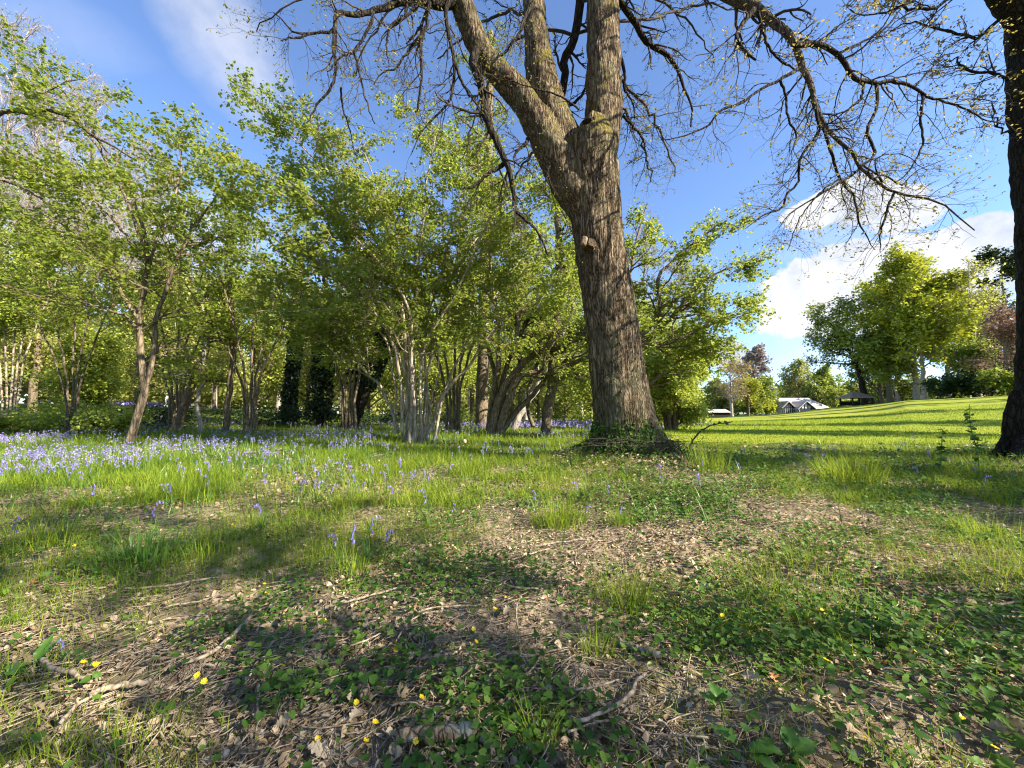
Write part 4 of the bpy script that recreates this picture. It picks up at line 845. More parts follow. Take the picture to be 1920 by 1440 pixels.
far('amber_tree', 'smaller amber green tree under the mauve conifer', 1404, 100, 9.5, 5, .3, M['gold'], 6, n1=20, n2=8, t1=(.1, 1), size=(.3, .5))
far('garden_tree', 'green garden tree next to the gabled house', 1437, 112, 9.5, 5, .3, M['mid'], 8, n1=20, n2=8, t1=(.08, 1), size=(.3, .6))
far('willow_tree', 'pale round tree rising behind the house roof', 1500, 128, 14.5, 8, .4, M['pale'], 6, n1=26, n2=8, t1=(.12, 1), size=(.4, .7))
far('garden_tree', 'dull green tree between the pale round tree and the shelter', 1545, 118, 11, 6, .35, M['olive'], 7, n1=22, n2=8, t1=(.08, 1), size=(.4, .7))
far('hedge_tree', 'low green tree closing the lawn beside the yellow bush', 1345, 104, 8, 5, .3, M['mid'], 8, n1=20, n2=8, t1=(.05, 1), size=(.3, .6))
for px, Y, rx, h, mt, lb in [(1352, 100, 4, 2.2, 'dark', 'very dark bush beside the white trunk at the lawn end'), (1395, 104, 5, 2.4, 'mid', 'green hedge bush along the lawn end below the conifer'), (1425, 108, 4, 2.6, 'gold', 'yellowish hedge bush near the house'), (1450, 112, 4, 3, 'mid', 'green hedge bush against the house gable')]:
    bush('hedge_bush', lb, base_at(px, Y), rx, h, M[mt], 2200, (.35, .6), 'hedge bushes at the lawn end', 'diamond', 18)
# distant tree line that closes the horizon
mb = MB()
for k in range(150):
    an = rng.uniform(.2, 1.25); rr = rng.uniform(165, 210); c = np.array([rr*math.sin(an), rr*math.cos(an), 1.]); h = rng.uniform(6, 13); n = 260
    d = unit(rng.normal(size=(n, 3)))*rng.uniform(.6, 1, (n, 1))*[5, 5, h*.5]
    leaves(mb, c+[0, 0, h*.5]+d, rng.normal(size=(n, 3)), d+rng.normal(size=(n, 3)), rng.uniform(.8, 1.5, n), 'diamond', 1.2)
tag(mb.build('distant_wood', M['olive']), 'far band of trees closing the view beyond the lawn', kind='stuff')

mb = MB()
for k in range(190):
    an = rng.uniform(-1.3, .32); rr = rng.uniform(48, 75); x, y = rr*math.sin(an), rr*math.cos(an); c = np.array([x, y, gz(x, y)]); h = rng.uniform(5, 12); n = 420
    d = unit(rng.normal(size=(n, 3)))*rng.uniform(.5, 1, (n, 1))*[3.2, 3.2, h*.52]
    leaves(mb, c+[0, 0, h*.46]+d, rng.normal(size=(n, 3)), d+2*rng.normal(size=(n, 3)), rng.uniform(.35, .7, n), 'diamond', 1.2)
tag(mb.build('distant_wood', M['pale']), 'pale green depth of the wood closing the view behind the bluebells', kind='stuff')

# ------------------------------------------------------------------ house, shelter, shed
M['render'] = plain('white_render', (.72, .72, .70), .85, (.62, .62, .6), 3)
M['beam'] = plain('black_beam', (.02, .018, .018), .8)
M['tile'] = plain('weathered_tile', (.58, .52, .47), .85, (.40, .35, .32), 5, .6)
M['glass'] = plain('window_glass', (.05, .06, .08), .15, None, 3, 0, False, .5)
M['thatch'] = plain('shingle_roof', (.38, .29, .20), .9, (.16, .11, .08), 4, .7)
Yh = 108.; hp = at(1512, 770, Yh); hz = gz(hp[0], hp[1]); hp = np.array([hp[0], hp[1], hz])
hs_ = thing('house', 'white timber framed house with twin gables and a long weathered roof', 'house', hp)
pu = lambda px: at(px, 770, Yh)[0]; pz = lambda py: at(1512, py, Yh)[2]
x0, x1, x2, x3 = pu(1470), pu(1492), pu(1492), pu(1524)
ze, zr, zl = pz(764), pz(748.5), pz(778)
def gable(xa, xb, ya, depth, z0, zev, zap, nb):
    w = MB(); xm = (xa+xb)/2
    V = np.array([[xa, ya, z0], [xb, ya, z0], [xb, ya, zev], [xm, ya, zap], [xa, ya, zev]]); B = V+[0, depth, 0]
    w.add(np.vstack([V, B]), [[0, 1, 2, 3, 4]]); w.f.append((np.array([[9, 8, 7, 6, 5]]), 0)); w.f.append((np.array([[1, 6, 7, 2], [0, 4, 9, 5]]), 0))
    w.build('wall', M['render'], hs_, False)
    r = MB()
    for s, (a, b) in enumerate(((xa-.35, xm), (xb+.35, xm))):
        sl_ = (zap-zev)/(xb-xm); za = zev-.35*sl_
        q = np.array([[a, ya-.5, za+.05], [b, ya-.5, zap+.05], [b, ya+depth, zap+.05], [a, ya+depth, za+.05]]); q2 = q+[0, 0, .22]
        r.add(np.vstack([q, q2]), [[0, 1, 2, 3], [7, 6, 5, 4], [0, 4, 5, 1], [1, 5, 6, 2], [2, 6, 7, 3], [3, 7, 4, 0]])
    r.build('roof', M['tile'], hs_, False)
    bm_ = MB()
    for k in range(nb):
        x = xa+(xb-xa)*(k+.0)/(nb-1); zt = zev+(zap-zev)*(1-abs(x-xm)/(xm-xa+1e-6))
        bm_.box([min(max(x, xa+.1), xb-.1), ya-.05, (z0+zt)/2-.1], [.2, .09, zt-z0-.2])
    bm_.box([xm, ya-.06, zev], [xb-xa, .11, .22]); bm_.box([xm, ya-.06, (z0+zev)/2+.1], [xb-xa, .1, .16])
    for s in (-1, 1):
        a = np.array([xm, ya-.1, zap-.1]); b = np.array([xm+s*(xb-xm+.3), ya-.1, zev-.35]); d = b-a; nrm_ = np.array([-d[2], 0, d[0]])/np.linalg.norm(d)*.17
        if nrm_[2] < 0: nrm_ = -nrm_
        q = np.array([a-nrm_, a+nrm_, b+nrm_, b-nrm_]); bm_.add(np.vstack([q, q-[0, .14, 0]]), [[0, 1, 2, 3], [7, 6, 5, 4], [0, 4, 5, 1], [1, 5, 6, 2], [2, 6, 7, 3], [3, 7, 4, 0]])
    bm_.build('timber_frame', M['beam'], hs_, False)
gable(x0, x1, Yh+.6, 9, zl-1.5, pz(764), pz(753.5), 7)
gable(pu(1493), pu(1523), Yh-.8, 9, zl-1.5, pz(766.5), pz(753.5), 6)
w = MB(); w.box([(x0+pu(1558))/2, Yh+6, (zl-1.5+pz(765))/2], [pu(1558)-x0-1, 7, pz(765)-zl+1.5]); w.build('wall', M['render'], hs_, False)
r = MB(); xa, xb = x0-.2, pu(1570); zz0, zz1 = pz(766), pz(744.5); ym = Yh+6
r.add([[xa, ym-4.4, zz0], [xb, ym-4.4, zz0], [xb, ym+4.4, zz0], [xa, ym+4.4, zz0], [xa+3, ym, zz1], [xb-3.4, ym, zz1]], [[0, 1, 5, 4], [2, 3, 4, 5]]); r.f.append((np.array([[1, 2, 5], [3, 0, 4]]), 0)); r.f.append((np.array([[3, 2, 1, 0]]), 0))
r.build('roof', M['tile'], hs_, False)
for xw in (1500, 1508, 1516):
    w = MB(); w.box([pu(xw), Yh-.88, pz(770)], [.8, .1, .9]); f_ = w.build('window', M['glass'], hs_, False)
c = MB(); c.box([pu(1480), ym, zz1+.4], [.9, .9, 1.4]); c.box([pu(1480), ym, zz1+1.2], [1.1, 1.1, .2]); c.build('chimney', M['tile'], hs_, False)
# open shelter on posts
sb = base_at(1607, 70); sh = thing('shelter', 'small open shelter with a hipped shingle roof on posts', 'shelter', sb)
w_ = 2.3; zt = sb[2]+1.35
for sx in (-1, 1):
    for sy in (-1, 1):
        mb = MB(); mb.box(sb+[sx*1.75, sy*1.3, .68], [.2, .2, 1.4]); mb.build('post', M['beam'], sh, False)
r = MB(); r.add([[sb[0]-w_, sb[1]-1.9, zt], [sb[0]+w_, sb[1]-1.9, zt], [sb[0]+w_, sb[1]+1.9, zt], [sb[0]-w_, sb[1]+1.9, zt], [sb[0]-.6, sb[1], zt+1.15], [sb[0]+.6, sb[1], zt+1.15], ], [[0, 1, 5, 4], [2, 3, 4, 5], [3, 2, 1, 0]]); r.f.append((np.array([[1, 2, 5], [3, 0, 4]]), 0)); r.build('roof', M['thatch'], sh, False)
mb = MB(); mb.box(sb+[0, 1.25, .45], [3.4, .08, .8]); mb.build('back_panel', M['beam'], sh, False)
mb = MB(); mb.box(sb+[0, .6, .42], [2.6, .4, .07]); mb.build('seat', M['beam'], sh, False)
# low shed at the lawn end
db = base_at(1349, 93); sd = thing('shed', 'long low shed with a shallow pinkish roof at the lawn end', 'shed', db)
mb = MB(); mb.box(db+[0, 1.5, .5], [4.4, 2.6, 1.3]); mb.build('wall', M['beam'], sd, False)
r = MB(); r.add([db+[-2.8, -.2, 1.1], db+[2.8, -.2, 1.1], db+[2.8, 3.2, 1.1], db+[-2.8, 3.2, 1.1], db+[-2.4, 1.5, 1.9], db+[2.4, 1.5, 1.9]], [[0, 1, 5, 4], [2, 3, 4, 5], [3, 2, 1, 0]]); r.f.append((np.array([[1, 2, 5], [3, 0, 4]]), 0)); r.build('roof', M['tile'], sd, False)
# ------------------------------------------------------------------ unseen trees added behind the viewer to block sky fill
for i, (x, y, H, lb) in enumerate([(-13, -7, 13, 'unseen tree added behind the viewer to block sky light, farthest along the path side'), (-8, -9, 15, 'broad unseen tree added behind the viewer to block sky light'), (-3, -7.5, 12, 'unseen tree added straight behind the viewer to block sky light'), (2, -9.5, 15, 'unseen tree added behind the viewer to block sky light, nearest the lawn'), (-16, -1.5, 12, 'unseen tree added beyond the edge coppice to block sky light'), (-5.5, -12, 17, 'tallest unseen tree added behind the viewer to block sky light')]):
    rng = np.random.default_rng(70+i); big_tree('woodland_tree', lb, [x, y, gz(x, y)], H, H*.32, .2, M['wood'], M['hazel_b'], 14, (.16, .28), 22, 7, 3, t1=(.12, 1), offs=.2)
# ------------------------------------------------------------------ trees beyond the frame that throw the shadows
for i, (x, y, H, cr, n1, nl, sz, mt, lb, seed) in enumerate([
    (8.6, -3.6, 9., 3.0, 9, 9, (.08, .13), 'hazel_b', 'leafy tree just out of sight whose shade dapples the near ground', SEEDS[0]),
    (13.2, -2.0, 6.2, 2.6, 11, 18, (.08, .14), 'hazel_b', 'smaller leafy tree out of sight shading the ivy near the dark trunk', SEEDS[1]),
    (5.0, -.8, 4.3, 1.7, 7, 5, (.07, .11), 'hazel_b', 'low leafy tree out of sight close beside the viewer', SEEDS[2]),
    (17, -1.6, 9, 4, 20, 5, (.15, .25), 'mid', 'tree out of sight whose shadow falls along the near lawn edge', 4),
    (22, 5.5, 11, 3.5, 22, 6, (.18, .3), 'olive', 'tree out of sight casting a band across the near lawn', 5),
    (29.5, 11, 13, 4., 22, 6, (.2, .32), 'olive', 'tree out of sight casting a band across the middle lawn', 8),
    (41, 20, 14, 4.5, 24, 6, (.2, .35), 'olive', 'tree out of sight casting a long streak up the slope', 9),
    (54, 29, 15, 5, 24, 6, (.2, .35), 'olive', 'tree out of sight casting a band on the upper lawn', 6),
    (63, 40, 16, 6, 24, 6, (.25, .4), 'olive', 'tree out of sight by the lawn top beyond the shaded trunk', 7)]):
    rng = np.random.default_rng(seed)
    big_tree('shade_tree', lb, [x, y, gz(x, y)], H, cr, .05 if i < 3 else .12+.008*H, M['wood'], M[mt], nl, sz, n1, 6 if i < 3 else 8, 3 if i < 3 else 4, t1=(.22, 1), offs=.12)
rng = np.random.default_rng(404)
# ------------------------------------------------------------------ planting plan (read at photo columns 0..1920 x rows)
ROWS = [805, 830, 870, 920, 980, 1050, 1130, 1220, 1320, 1440, 1600]
GR = np.array([[.7]*8+[.5]*5, [.9]*8+[.5, .5, .5, .5, .5], [1, 1, 1, 1, 1, .9, .9, .5, .2, .6, .9, .8, .8], [1, 1, 1, 1, 1, .9, .55, .3, .2, .3, .7, .8, .8], [1, 1, 1, 1, .9, .7, .3, .2, .2, .4, .5, .5, .6],
   [1, 1, 1, .9, .8, .35, .1, .1, .4, .85, .8, .5, .5], [.5, .45, .4, .25, .4, .1, .05, .12, .45, .7, .8, .6, .5], [.25, .15, .12, .12, .1, .08, .05, .05, .12, .25, .4, .35, .35], [.2, .2, .15, .1, .1, .1, .08, .05, .08, .1, .12, .2, .25], [.35, .5, .25, .1, .15, .1, .1, .1, .1, .1, .15, .2, .3], [.3]*13])
CV = np.array([[.1]*13, [.25]*5+[.3, .3, .2, .3, .2, .2, .2, .3], [.25]*6+[.5, .9, 1.3, 1.3, 1.1, 1, 1.1], [.3]*6+[.5, .8, 1.2, 1.3, 1, 1, 1], [.3]*6+[.45, .6, .6, .5, .5, .5, .5], [.5, .5, .45, .4, .4, .6, .4, .35, .35, .5, .5, .4, .4],
   [.4, .5, .5, .5, .3, .4, .4, .3, .45, .5, .4, .35, .35], [.5, .4, .45, .3, .28, .28, .28, .25, .5, .9, 1, .8, .6], [.35, .4, .35, .6, .5, .5, .6, .4, .4, 1, 1.3, 1.3, 1.1], [.2, .25, .3, .4, .35, .35, .35, .25, .3, .9, 1.2, 1.3, 1.1], [.5]*13])
def plan(T, x, y, z=0):
    px, py = pix(x, y, ground_z(x, y)); c = np.clip(px/160, 0, 12); ci = np.minimum(c.astype(int), 11); fc = c-ci
    r = np.interp(py, ROWS, np.arange(len(ROWS))); ri = np.minimum(r.astype(int), len(ROWS)-2); fr = r-ri
    return (T[ri, ci]*(1-fc)+T[ri, ci+1]*fc)*(1-fr)+(T[ri+1, ci]*(1-fc)+T[ri+1, ci+1]*fc)*fr
def scatter(n, d0, d1, p=1.0, amax=1.02, amin=None):
    """n ground points between d0 and d1 metres away, density falling as distance**-p beyond the even spread per metre of depth."""
    u = rng.random(n); d = d0*(d1/d0)**u if p == 1 else (d0**(2-p)+(d1**(2-p)-d0**(2-p))*u)**(1/(2-p))
    a = rng.uniform(-amax if amin is None else amin, amax, n)
    return d*np.tan(a)/np.maximum(1, 1), d
def spread_xy(n, d0, d1, p, side=1.42):
    u = rng.random(n); q = 2-p
    d = d0*(d1/d0)**u if abs(q) < 1e-6 else (d0**q+(d1**q-d0**q)*u)**(1/q)
    return d*rng.uniform(-side, side, n), d
clumpf = lambda x, y, s, k: fbm(x*k, y*k, s, 3)
# grass of the wood floor
mb = MB()
for n, d0, d1, p, L, Wd, seg in ((120000, .55, 3.2, 1., (.02, .09), (.0012, .0025), 3), (260000, 2.6, 9, 1.1, (.05, .13), (.0025, .0048), 3), (160000, 7, 26, 1.1, (.08, .19), (.007, .013), 2)):
    x, y = spread_xy(n, d0, d1, p)
    dn = plan(GR, x, y)*(.12+1.65*smooth(.38, .6, clumpf(x, y, 21, 1.7)))*(.4+1.1*smooth(.3, .6, clumpf(x, y, 22, 7.)))
    k = (rng.random(n) < dn) & ~(is_lawn(x, y) & (y > 6.6)) & (np.hypot(x-OAK[0], y-OAK[1]) > .55); x = x[k]; y = y[k]; n = len(x)
    az = rng.uniform(-math.pi, math.pi, n)+1.2*clumpf(x, y, 23, 3.)
    hs = (.55+.9*clumpf(x, y, 24, 2.2))*np.clip(.55+.6*plan(GR, x, y), .5, 1.1)
    blades(mb, np.stack([x, y, ground_z(x, y)-.006], 1), rng.uniform(*L, n)*hs*1.15, rng.uniform(*Wd, n), az, rng.uniform(.15, .95, n), seg)
tag(mb.build('woodland_grass', M['grass']), 'fresh green woodland grass growing in patches under the trees', kind='stuff')
# short lawn grass near
mb = MB(); n = 170000; x, y = spread_xy(n, 6.2, 30, 1.2, 1.5); k = is_lawn(x, y) & (x > 0); x = x[k]; y = y[k]; n = len(x)
blades(mb, np.stack([x, y, ground_z(x, y)+.006], 1), rng.uniform(.02, .06, n)*(1+y/30), .005+.0007*y, rng.uniform(-3, 3, n), rng.uniform(.2, .9, n), 2)
tag(mb.build('lawn_grass', M['grass']), 'short mown grass blades on the near lawn', kind='stuff')
# small ground leaves: celandine hearts and ivy
mb = MB()
for n, d0, d1, p, L, kind in ((70000, .55, 3.0, .9, (.007, .018), 'heart'), (45000, 2.2, 8, .9, (.012, .026), 'heart'), (44000, .55, 4, .9, (.009, .022), 'ivy'), (40000, 3.5, 9, 1., (.02, .042), 'ivy'), (26000, 6, 20, 1., (.04, .09), 'ivy')):
    x, y = spread_xy(n, d0, d1, p)
    dn = plan(CV, x, y)**1.4*(.1+1.6*smooth(.40, .56, clumpf(x, y, 31 if kind == 'heart' else 35, 2.6)))
    k = (rng.random(n) < dn) & ~(is_lawn(x, y) & (y > 7)); x = x[k]; y = y[k]; n = len(x)
    h = rng.random(n)**1.5*(.045 if kind == 'heart' else .035)*np.minimum(1+y*.12, 2)*(.4+plan(CV, x, y))
    nr = rng.normal(size=(n, 3))*.42; nr[:, 2] += 1
    leaves(mb, np.stack([x, y, ground_z(x, y)+.008+h], 1), np.stack([rng.normal(size=n), rng.normal(size=n), .25*rng.normal(size=n)], 1), nr, rng.uniform(*L, n), kind, fold=.1, curl=.15)
tag(mb.build('ground_cover', M['cover']), 'low creeping ivy and heart shaped leaves covering the soil', kind='stuff')
# leaf litter
mb = MB()
for n, d0, d1, p, L in ((46000, .55, 3.2, .8, (.006, .022)), (40000, 2.5, 8, .9, (.015, .042)), (9000, 6, 16, 1, (.05, .1))):
    x, y = spread_xy(n, d0, d1, p)
    dn = np.clip(1.1-.75*plan(GR, x, y), .1, 1)*(.3+1.2*smooth(.38, .6, clumpf(x, y, 41, 1.9)))+.5*np.exp(-((x-OAK[0]+.3)**2+(y-OAK[1]+.5)**2)/.8)
    k = (rng.random(n) < dn) & ~(is_lawn(x, y) & (y > 7)); x = x[k]; y = y[k]; n = len(x)
    nr = rng.normal(size=(n, 3))*.55; nr[:, 2] += 1
    for kd, s in (('oak', 0), ('hazel', 1), ('diamond', 2)):
        q = np.arange(n) % 3 == s; m = q.sum()
        leaves(mb, np.stack([x, y, ground_z(x, y)+.003+.012*rng.random(n)], 1)[q], np.stack([rng.normal(size=m), rng.normal(size=m), .2*rng.normal(size=m)], 1), nr[q], rng.uniform(*L, m)*(.6 if s == 2 else 1), kd, fold=rng.uniform(-.35, .6, m), curl=rng.uniform(-.5, .7, m))
tag(mb.build('leaf_litter', M['dead']), 'pale brown fallen leaves littering the bare soil', kind='stuff')
# fine twigs and broken stalks
mb = MB()
for n, d0, d1, p, L, r in ((18000, .55, 3.2, .8, (.02, .14), (.0005, .0017)), (13000, 2.5, 8, .9, (.05, .24), (.001, .003))):
    x, y = spread_xy(n, d0, d1, p)
    k = rng.random(n) < np.clip(1.1-.8*plan(GR, x, y), .05, 1)*(.3+1.2*smooth(.35, .6, clumpf(x, y, 51, 2.3))); k &= ~(is_lawn(x, y) & (y > 6)); x = x[k]; y = y[k]; n = len(x)
    a = rng.uniform(-math.pi, math.pi, n); Ln = rng.uniform(*L, n); s = np.linspace(-.5, .5, 5)
    bend = rng.normal(0, .12, (n, 1))*Ln[:, None]*(s[None]**2*4)
    X = x[:, None]+Ln[:, None]*s*np.cos(a)[:, None]-bend*np.sin(a)[:, None]; Y = y[:, None]+Ln[:, None]*s*np.sin(a)[:, None]+bend*np.cos(a)[:, None]
    Z = ground_z(X, Y)+.006+.012*rng.random((n, 1))+rng.normal(0, .06, (n, 1))*Ln[:, None]*s
    tubes(mb, np.stack([X, Y, Z], -1), rng.uniform(*r, (n, 1))*np.array([1, 1, .9, .8, .6])[None], 4)
tag(mb.build('twig_litter', M['dead_stick']), 'thin dry twigs and stalks scattered over the soil', kind='stuff')
# clods and crumbs of soil
mb = MB(); n = 5200; x, y = spread_xy(n, .55, 3.4, .8); k = rng.random(n) < np.clip(1.-plan(GR, x, y), 0, 1)*(.2+1.3*smooth(.4, .6, clumpf(x, y, 61, 2.))); x = x[k]; y = y[k]; n = len(x)
o8 = unit(np.array([[1,0,0],[-1,0,0],[0,1,0],[0,-1,0],[0,0,1],[0,0,-1]], float)); fo = np.array([[0,2,4],[2,1,4],[1,3,4],[3,0,4],[2,0,5],[1,2,5],[3,1,5],[0,3,5]])
V = np.stack([x, y, ground_z(x, y)+.002], 1)[:, None]+o8[None]*rng.uniform(.002, .011, (n, 1, 1))*rng.uniform(.6, 1.4, (n, 6, 1)); mb.add(V, (np.arange(n)*6)[:, None, None]+fo[None] if False else ((np.arange(n)*6)[:, None, None]+fo[None]).reshape(-1, 3))
tag(mb.build('soil_crumbs', plain('soil_crumb', (.30, .21, .14), .95, (.09, .06, .04), 30, 0, True)), 'small clods and stones on the bare soil', kind='stuff')
# distant bluebell carpet (past the 300 nearest plants)
def bell_cluster(mb, p, n, h, s):
    N = len(p); idx = np.repeat(np.arange(N), n); m = len(idx)
    q = p[idx]+np.stack([rng.normal(0, .012, m), rng.normal(0, .012, m), h[idx]*(.7+.3*rng.random(m))], 1)
    leaves(mb, q, np.stack([rng.normal(size=m), rng.normal(size=m), -.9+.5*rng.normal(size=m)], 1), rng.normal(size=(m, 3)), s[idx]*rng.uniform(.8, 1.2, m), 'hazel', .9, m=0)
BL = np.array([[.3, .34, .34, .3, .3, .4, .4, .4, .2, 0, 0, 0, 0], [.55, .6, .58, .52, .45, .34, .22, .15, 0, 0, 0, 0, 0], [1, .95, 1, 1, .6, .18, .05, .03, .03, .04, .07, .1, .1], [.4, .5, .5, .4, .25, .06, .03, .02, .03, .02, .02, .03, .04], [.06, .1, .1, .06, .03, .03, .01, .01, 0, 0, 0, 0, 0], [0]*13])
BROWS = [800, 835, 875, 925, 985, 1050]
def bplan(x, y):
    px, py = pix(x, y, ground_z(x, y)); c = np.clip(px/160, 0, 12); ci = np.minimum(c.astype(int), 11); fc = c-ci
    r = np.interp(py, BROWS, np.arange(6)); ri = np.minimum(r.astype(int), 4); fr = r-ri
    return (BL[ri, ci]*(1-fc)+BL[ri, ci+1]*fc)*(1-fr)+(BL[ri+1, ci]*(1-fc)+BL[ri+1, ci+1]*fc)*fr
n = 24000; bx, by = spread_xy(n, 1.9, 17, .6)
k = (rng.random(n) < bplan(bx, by)*(.12+1.3*smooth(.42, .6, clumpf(bx, by, 71, .9)))) & ~is_lawn(bx, by) & (np.hypot(bx-OAK[0], by-OAK[1]) > .8); bx = bx[k]; by = by[k]
o = np.argsort(np.hypot(bx, by)); bx = bx[o]; by = by[o]
NEARB = 270
fx, fy = bx[NEARB:], by[NEARB:]
P = np.stack([fx, fy, ground_z(fx, fy)], 1)
mb = MB(); sm = MB(); h = rng.uniform(.13, .26, len(P))
bell_cluster(mb, P, 7, h, .0092+.0008*np.hypot(fx, fy))
blades(mb, P, h, .004+.0008*fy, rng.uniform(-3, 3, len(P)), rng.uniform(.05, .25, len(P)), 2, 1)
# far drifts on the rising ground among the trees
for px, py, w, d, nn in ((225, 768, 2.6, .8, 420), (235, 731, 3., 1., 260), (1085, 803, 2.2, 1., 260), (1010, 806, 2, .8, 220), (1200, 803, 1.4, .7, 90)):
    c = gnd(px, py) if py > 790 else at(px, py, 24 if py > 750 else 30); c[2] = gz(c[0], c[1])
    x = c[0]+rng.normal(0, w, nn); y = c[1]+rng.normal(0, d, nn); p = np.stack([x, y, ground_z(x, y)], 1)
    bell_cluster(mb, p, 6, rng.uniform(.2, .36, nn), np.full(nn, .042))
tag(mb.build('bluebell_carpet', [M['bell'], M['stem']]), 'violet blue haze of farther bluebells under the trees', kind='stuff')
mb = MB(); n = 40000; x, y = spread_xy(n, 1.9, 13, .8); k = (rng.random(n) < np.maximum(bplan(x, y), .05)*.9) & ~is_lawn(x, y); x = x[k]; y = y[k]; n = len(x)
blades(mb, np.stack([x, y, ground_z(x, y)-.005], 1), rng.uniform(.09, .19, n), .0045+.0007*y, rng.uniform(-3.1, 3.1, n), rng.uniform(.35, 1.0, n), 4)
tag(mb.build('bluebell_foliage', M['strap']), 'glossy dark green strap leaves below the bluebells', kind='stuff')
rng = np.random.default_rng(505)
# ------------------------------------------------------------------ single flowers, tufts, sticks and leaves
def meshobj(mb, name, mats): return mb.mesh(name, mats)
def bluebell_meshes(v):
    """Meshes of one bluebell at the origin: nodding stem, drooping bells, strap leaves."""
    h = rng.uniform(.2, .29); a = rng.uniform(-3.1, 3.1); c, s = math.cos(a), math.sin(a)
    q = [(0, 0), (.006, h*.5), (.012, h*.85), (.03, h*1.), (.058, h*.985)]
    P = spline([[x*c, x*s, z] for x, z in q], 14); st = MB(); tubes(st, P, np.linspace(.0026, .0014, 14), 5)
    be = MB(); nb = 7
    for k in range(nb):
        t = .62+.38*k/(nb-1); i = t*13; b = P[int(i)] if i < 13 else P[13]; az = a+rng.normal()*.8; L = rng.uniform(.015, .02)
        dx, dy = math.cos(az), math.sin(az); o = b+np.array([dx*.007, dy*.007, -.001])
        ax = unit(np.array([dx*.35, dy*.35, -1.])); PP = np.stack([o+ax*L*u for u in (0, .25, .7, 1.)]); tubes(be, PP, np.array([.0022, .005, .0047, .0062]), 6)
        for m in range(5):
            an = m*1.257; rd = np.array([math.cos(an), math.sin(an), 0.])
            leaves(be, (o+ax*L*.93+rd*.004)[None], (rd+ax*.5)[None], (-ax)[None], .008, 'long', 1.2)
    lv = MB(); n = 4
    blades(lv, np.zeros((n, 3)), rng.uniform(.15, .24, n), rng.uniform(.008, .012, n), rng.uniform(-3.1, 3.1, n), rng.uniform(.4, .9, n), 6)
    return st, be, lv
bm = []
for v in range(6):
    st, be, lv = bluebell_meshes(v); one = MB()
    for m_, src in ((0, be), (1, st), (2, lv)):
        for q, (f, _) in zip([0], [(None, 0)]): pass
        off = one.n; one.v += src.v; one.f += [(f+off, m_) for f, _ in src.f]; one.n += src.n
    bm.append((st.mesh('stem', M['stem']), be.mesh('bells', M['bell']), lv.mesh('blades', M['strap']), one.mesh('bluebell', [M['bell'], M['stem'], M['strap']])))
def place(name, me, loc, rz, sc, parent=None):
    o = bpy.data.objects.new(name, me); COL.objects.link(o)
    if parent is not None: o.parent = parent
    else: o.location = [float(q) for q in loc]; o.rotation_euler = (0, 0, rz); o.scale = (sc,)*3
    return o
NB = [  # the ones that stand apart: pixel of the foot, scale, words
 (661, 1085, 1.05, 'violet bluebell, tallest of the trio at the grass edge by the bare soil'), (690, 1058, 1., 'violet bluebell beside the tallest of the trio at the grass edge'), (722, 1050, .9, 'smallest bluebell of the trio at the grass edge'), (632, 1068, .8, 'short dark bluebell just before the trio at the grass edge'),
 (118, 1250, .45, 'single nodding bluebell with two broad upright leaves at the soil edge'), (490, 1000, 1., 'lone upright bluebell in the shaded turf behind the moss patch'), (278, 1020, 1., 'bluebell among strap leaves in the grass clump'), (22, 1050, .9, 'pale bluebell by the picture edge in the sunlit grass'),
 (1238, 905, 1.05, 'bluebell standing before the oak foot with a thin double stem'), (1320, 895, .9, 'bluebell beside the brush at the oak foot'), (1098, 985, .7, 'small bluebell at the grass tuft below the oak'), (1160, 990, .75, 'small bluebell in the soil below the oak foot'), (1540, 885, .9, 'dark bluebell at the lawn edge beside the sedge tuft'),
 (1625, 905, .8, 'bluebell in the shade right behind the sedge tuft'), (1725, 905, .9, 'bluebell in the shaded ivy towards the dark trunk'), (1835, 905, .95, 'bluebell beside the tall nettle stem'), (1845, 925, .85, 'bluebell below the tall nettle stem in the ivy'), (1900, 915, .9, 'bluebell at the very foot of the dark trunk'), (1390, 905, .8, 'bluebell half way between the oak brush and the sedge tuft'), (812, 850, .9, 'pale bluebell near the hazel base'),
 (745, 885, 1., 'bluebell at the turf edge below the hazel'), (885, 880, .9, 'bluebell standing in the oak shadow band')]
for i, (px, py, s, lb) in enumerate(NB):
    p = gnd(px, py); st, be, lv, one = bm[i % 6]; s *= .7
    t = thing('bluebell', lb.replace(' right behind', ' just behind'), 'flower', p, 'bluebells standing apart'); t.rotation_euler = (0, 0, rng.uniform(0, 6)); t.scale = (s,)*3
    place('stem', st, None, 0, 1, t); place('bells', be, None, 0, 1, t); place('blades', lv, None, 0, 1, t)
for i in range(min(NEARB, len(bx))):
    o = place('bluebell', bm[i % 6][3], (bx[i], by[i], gz(bx[i], by[i])), rng.uniform(0, 6), rng.uniform(.5, .82))
    tag(o, 'violet blue bluebell among the drift in the sunlit turf below the hazel and maple', 'flower', None, 'bluebells of the near drift')
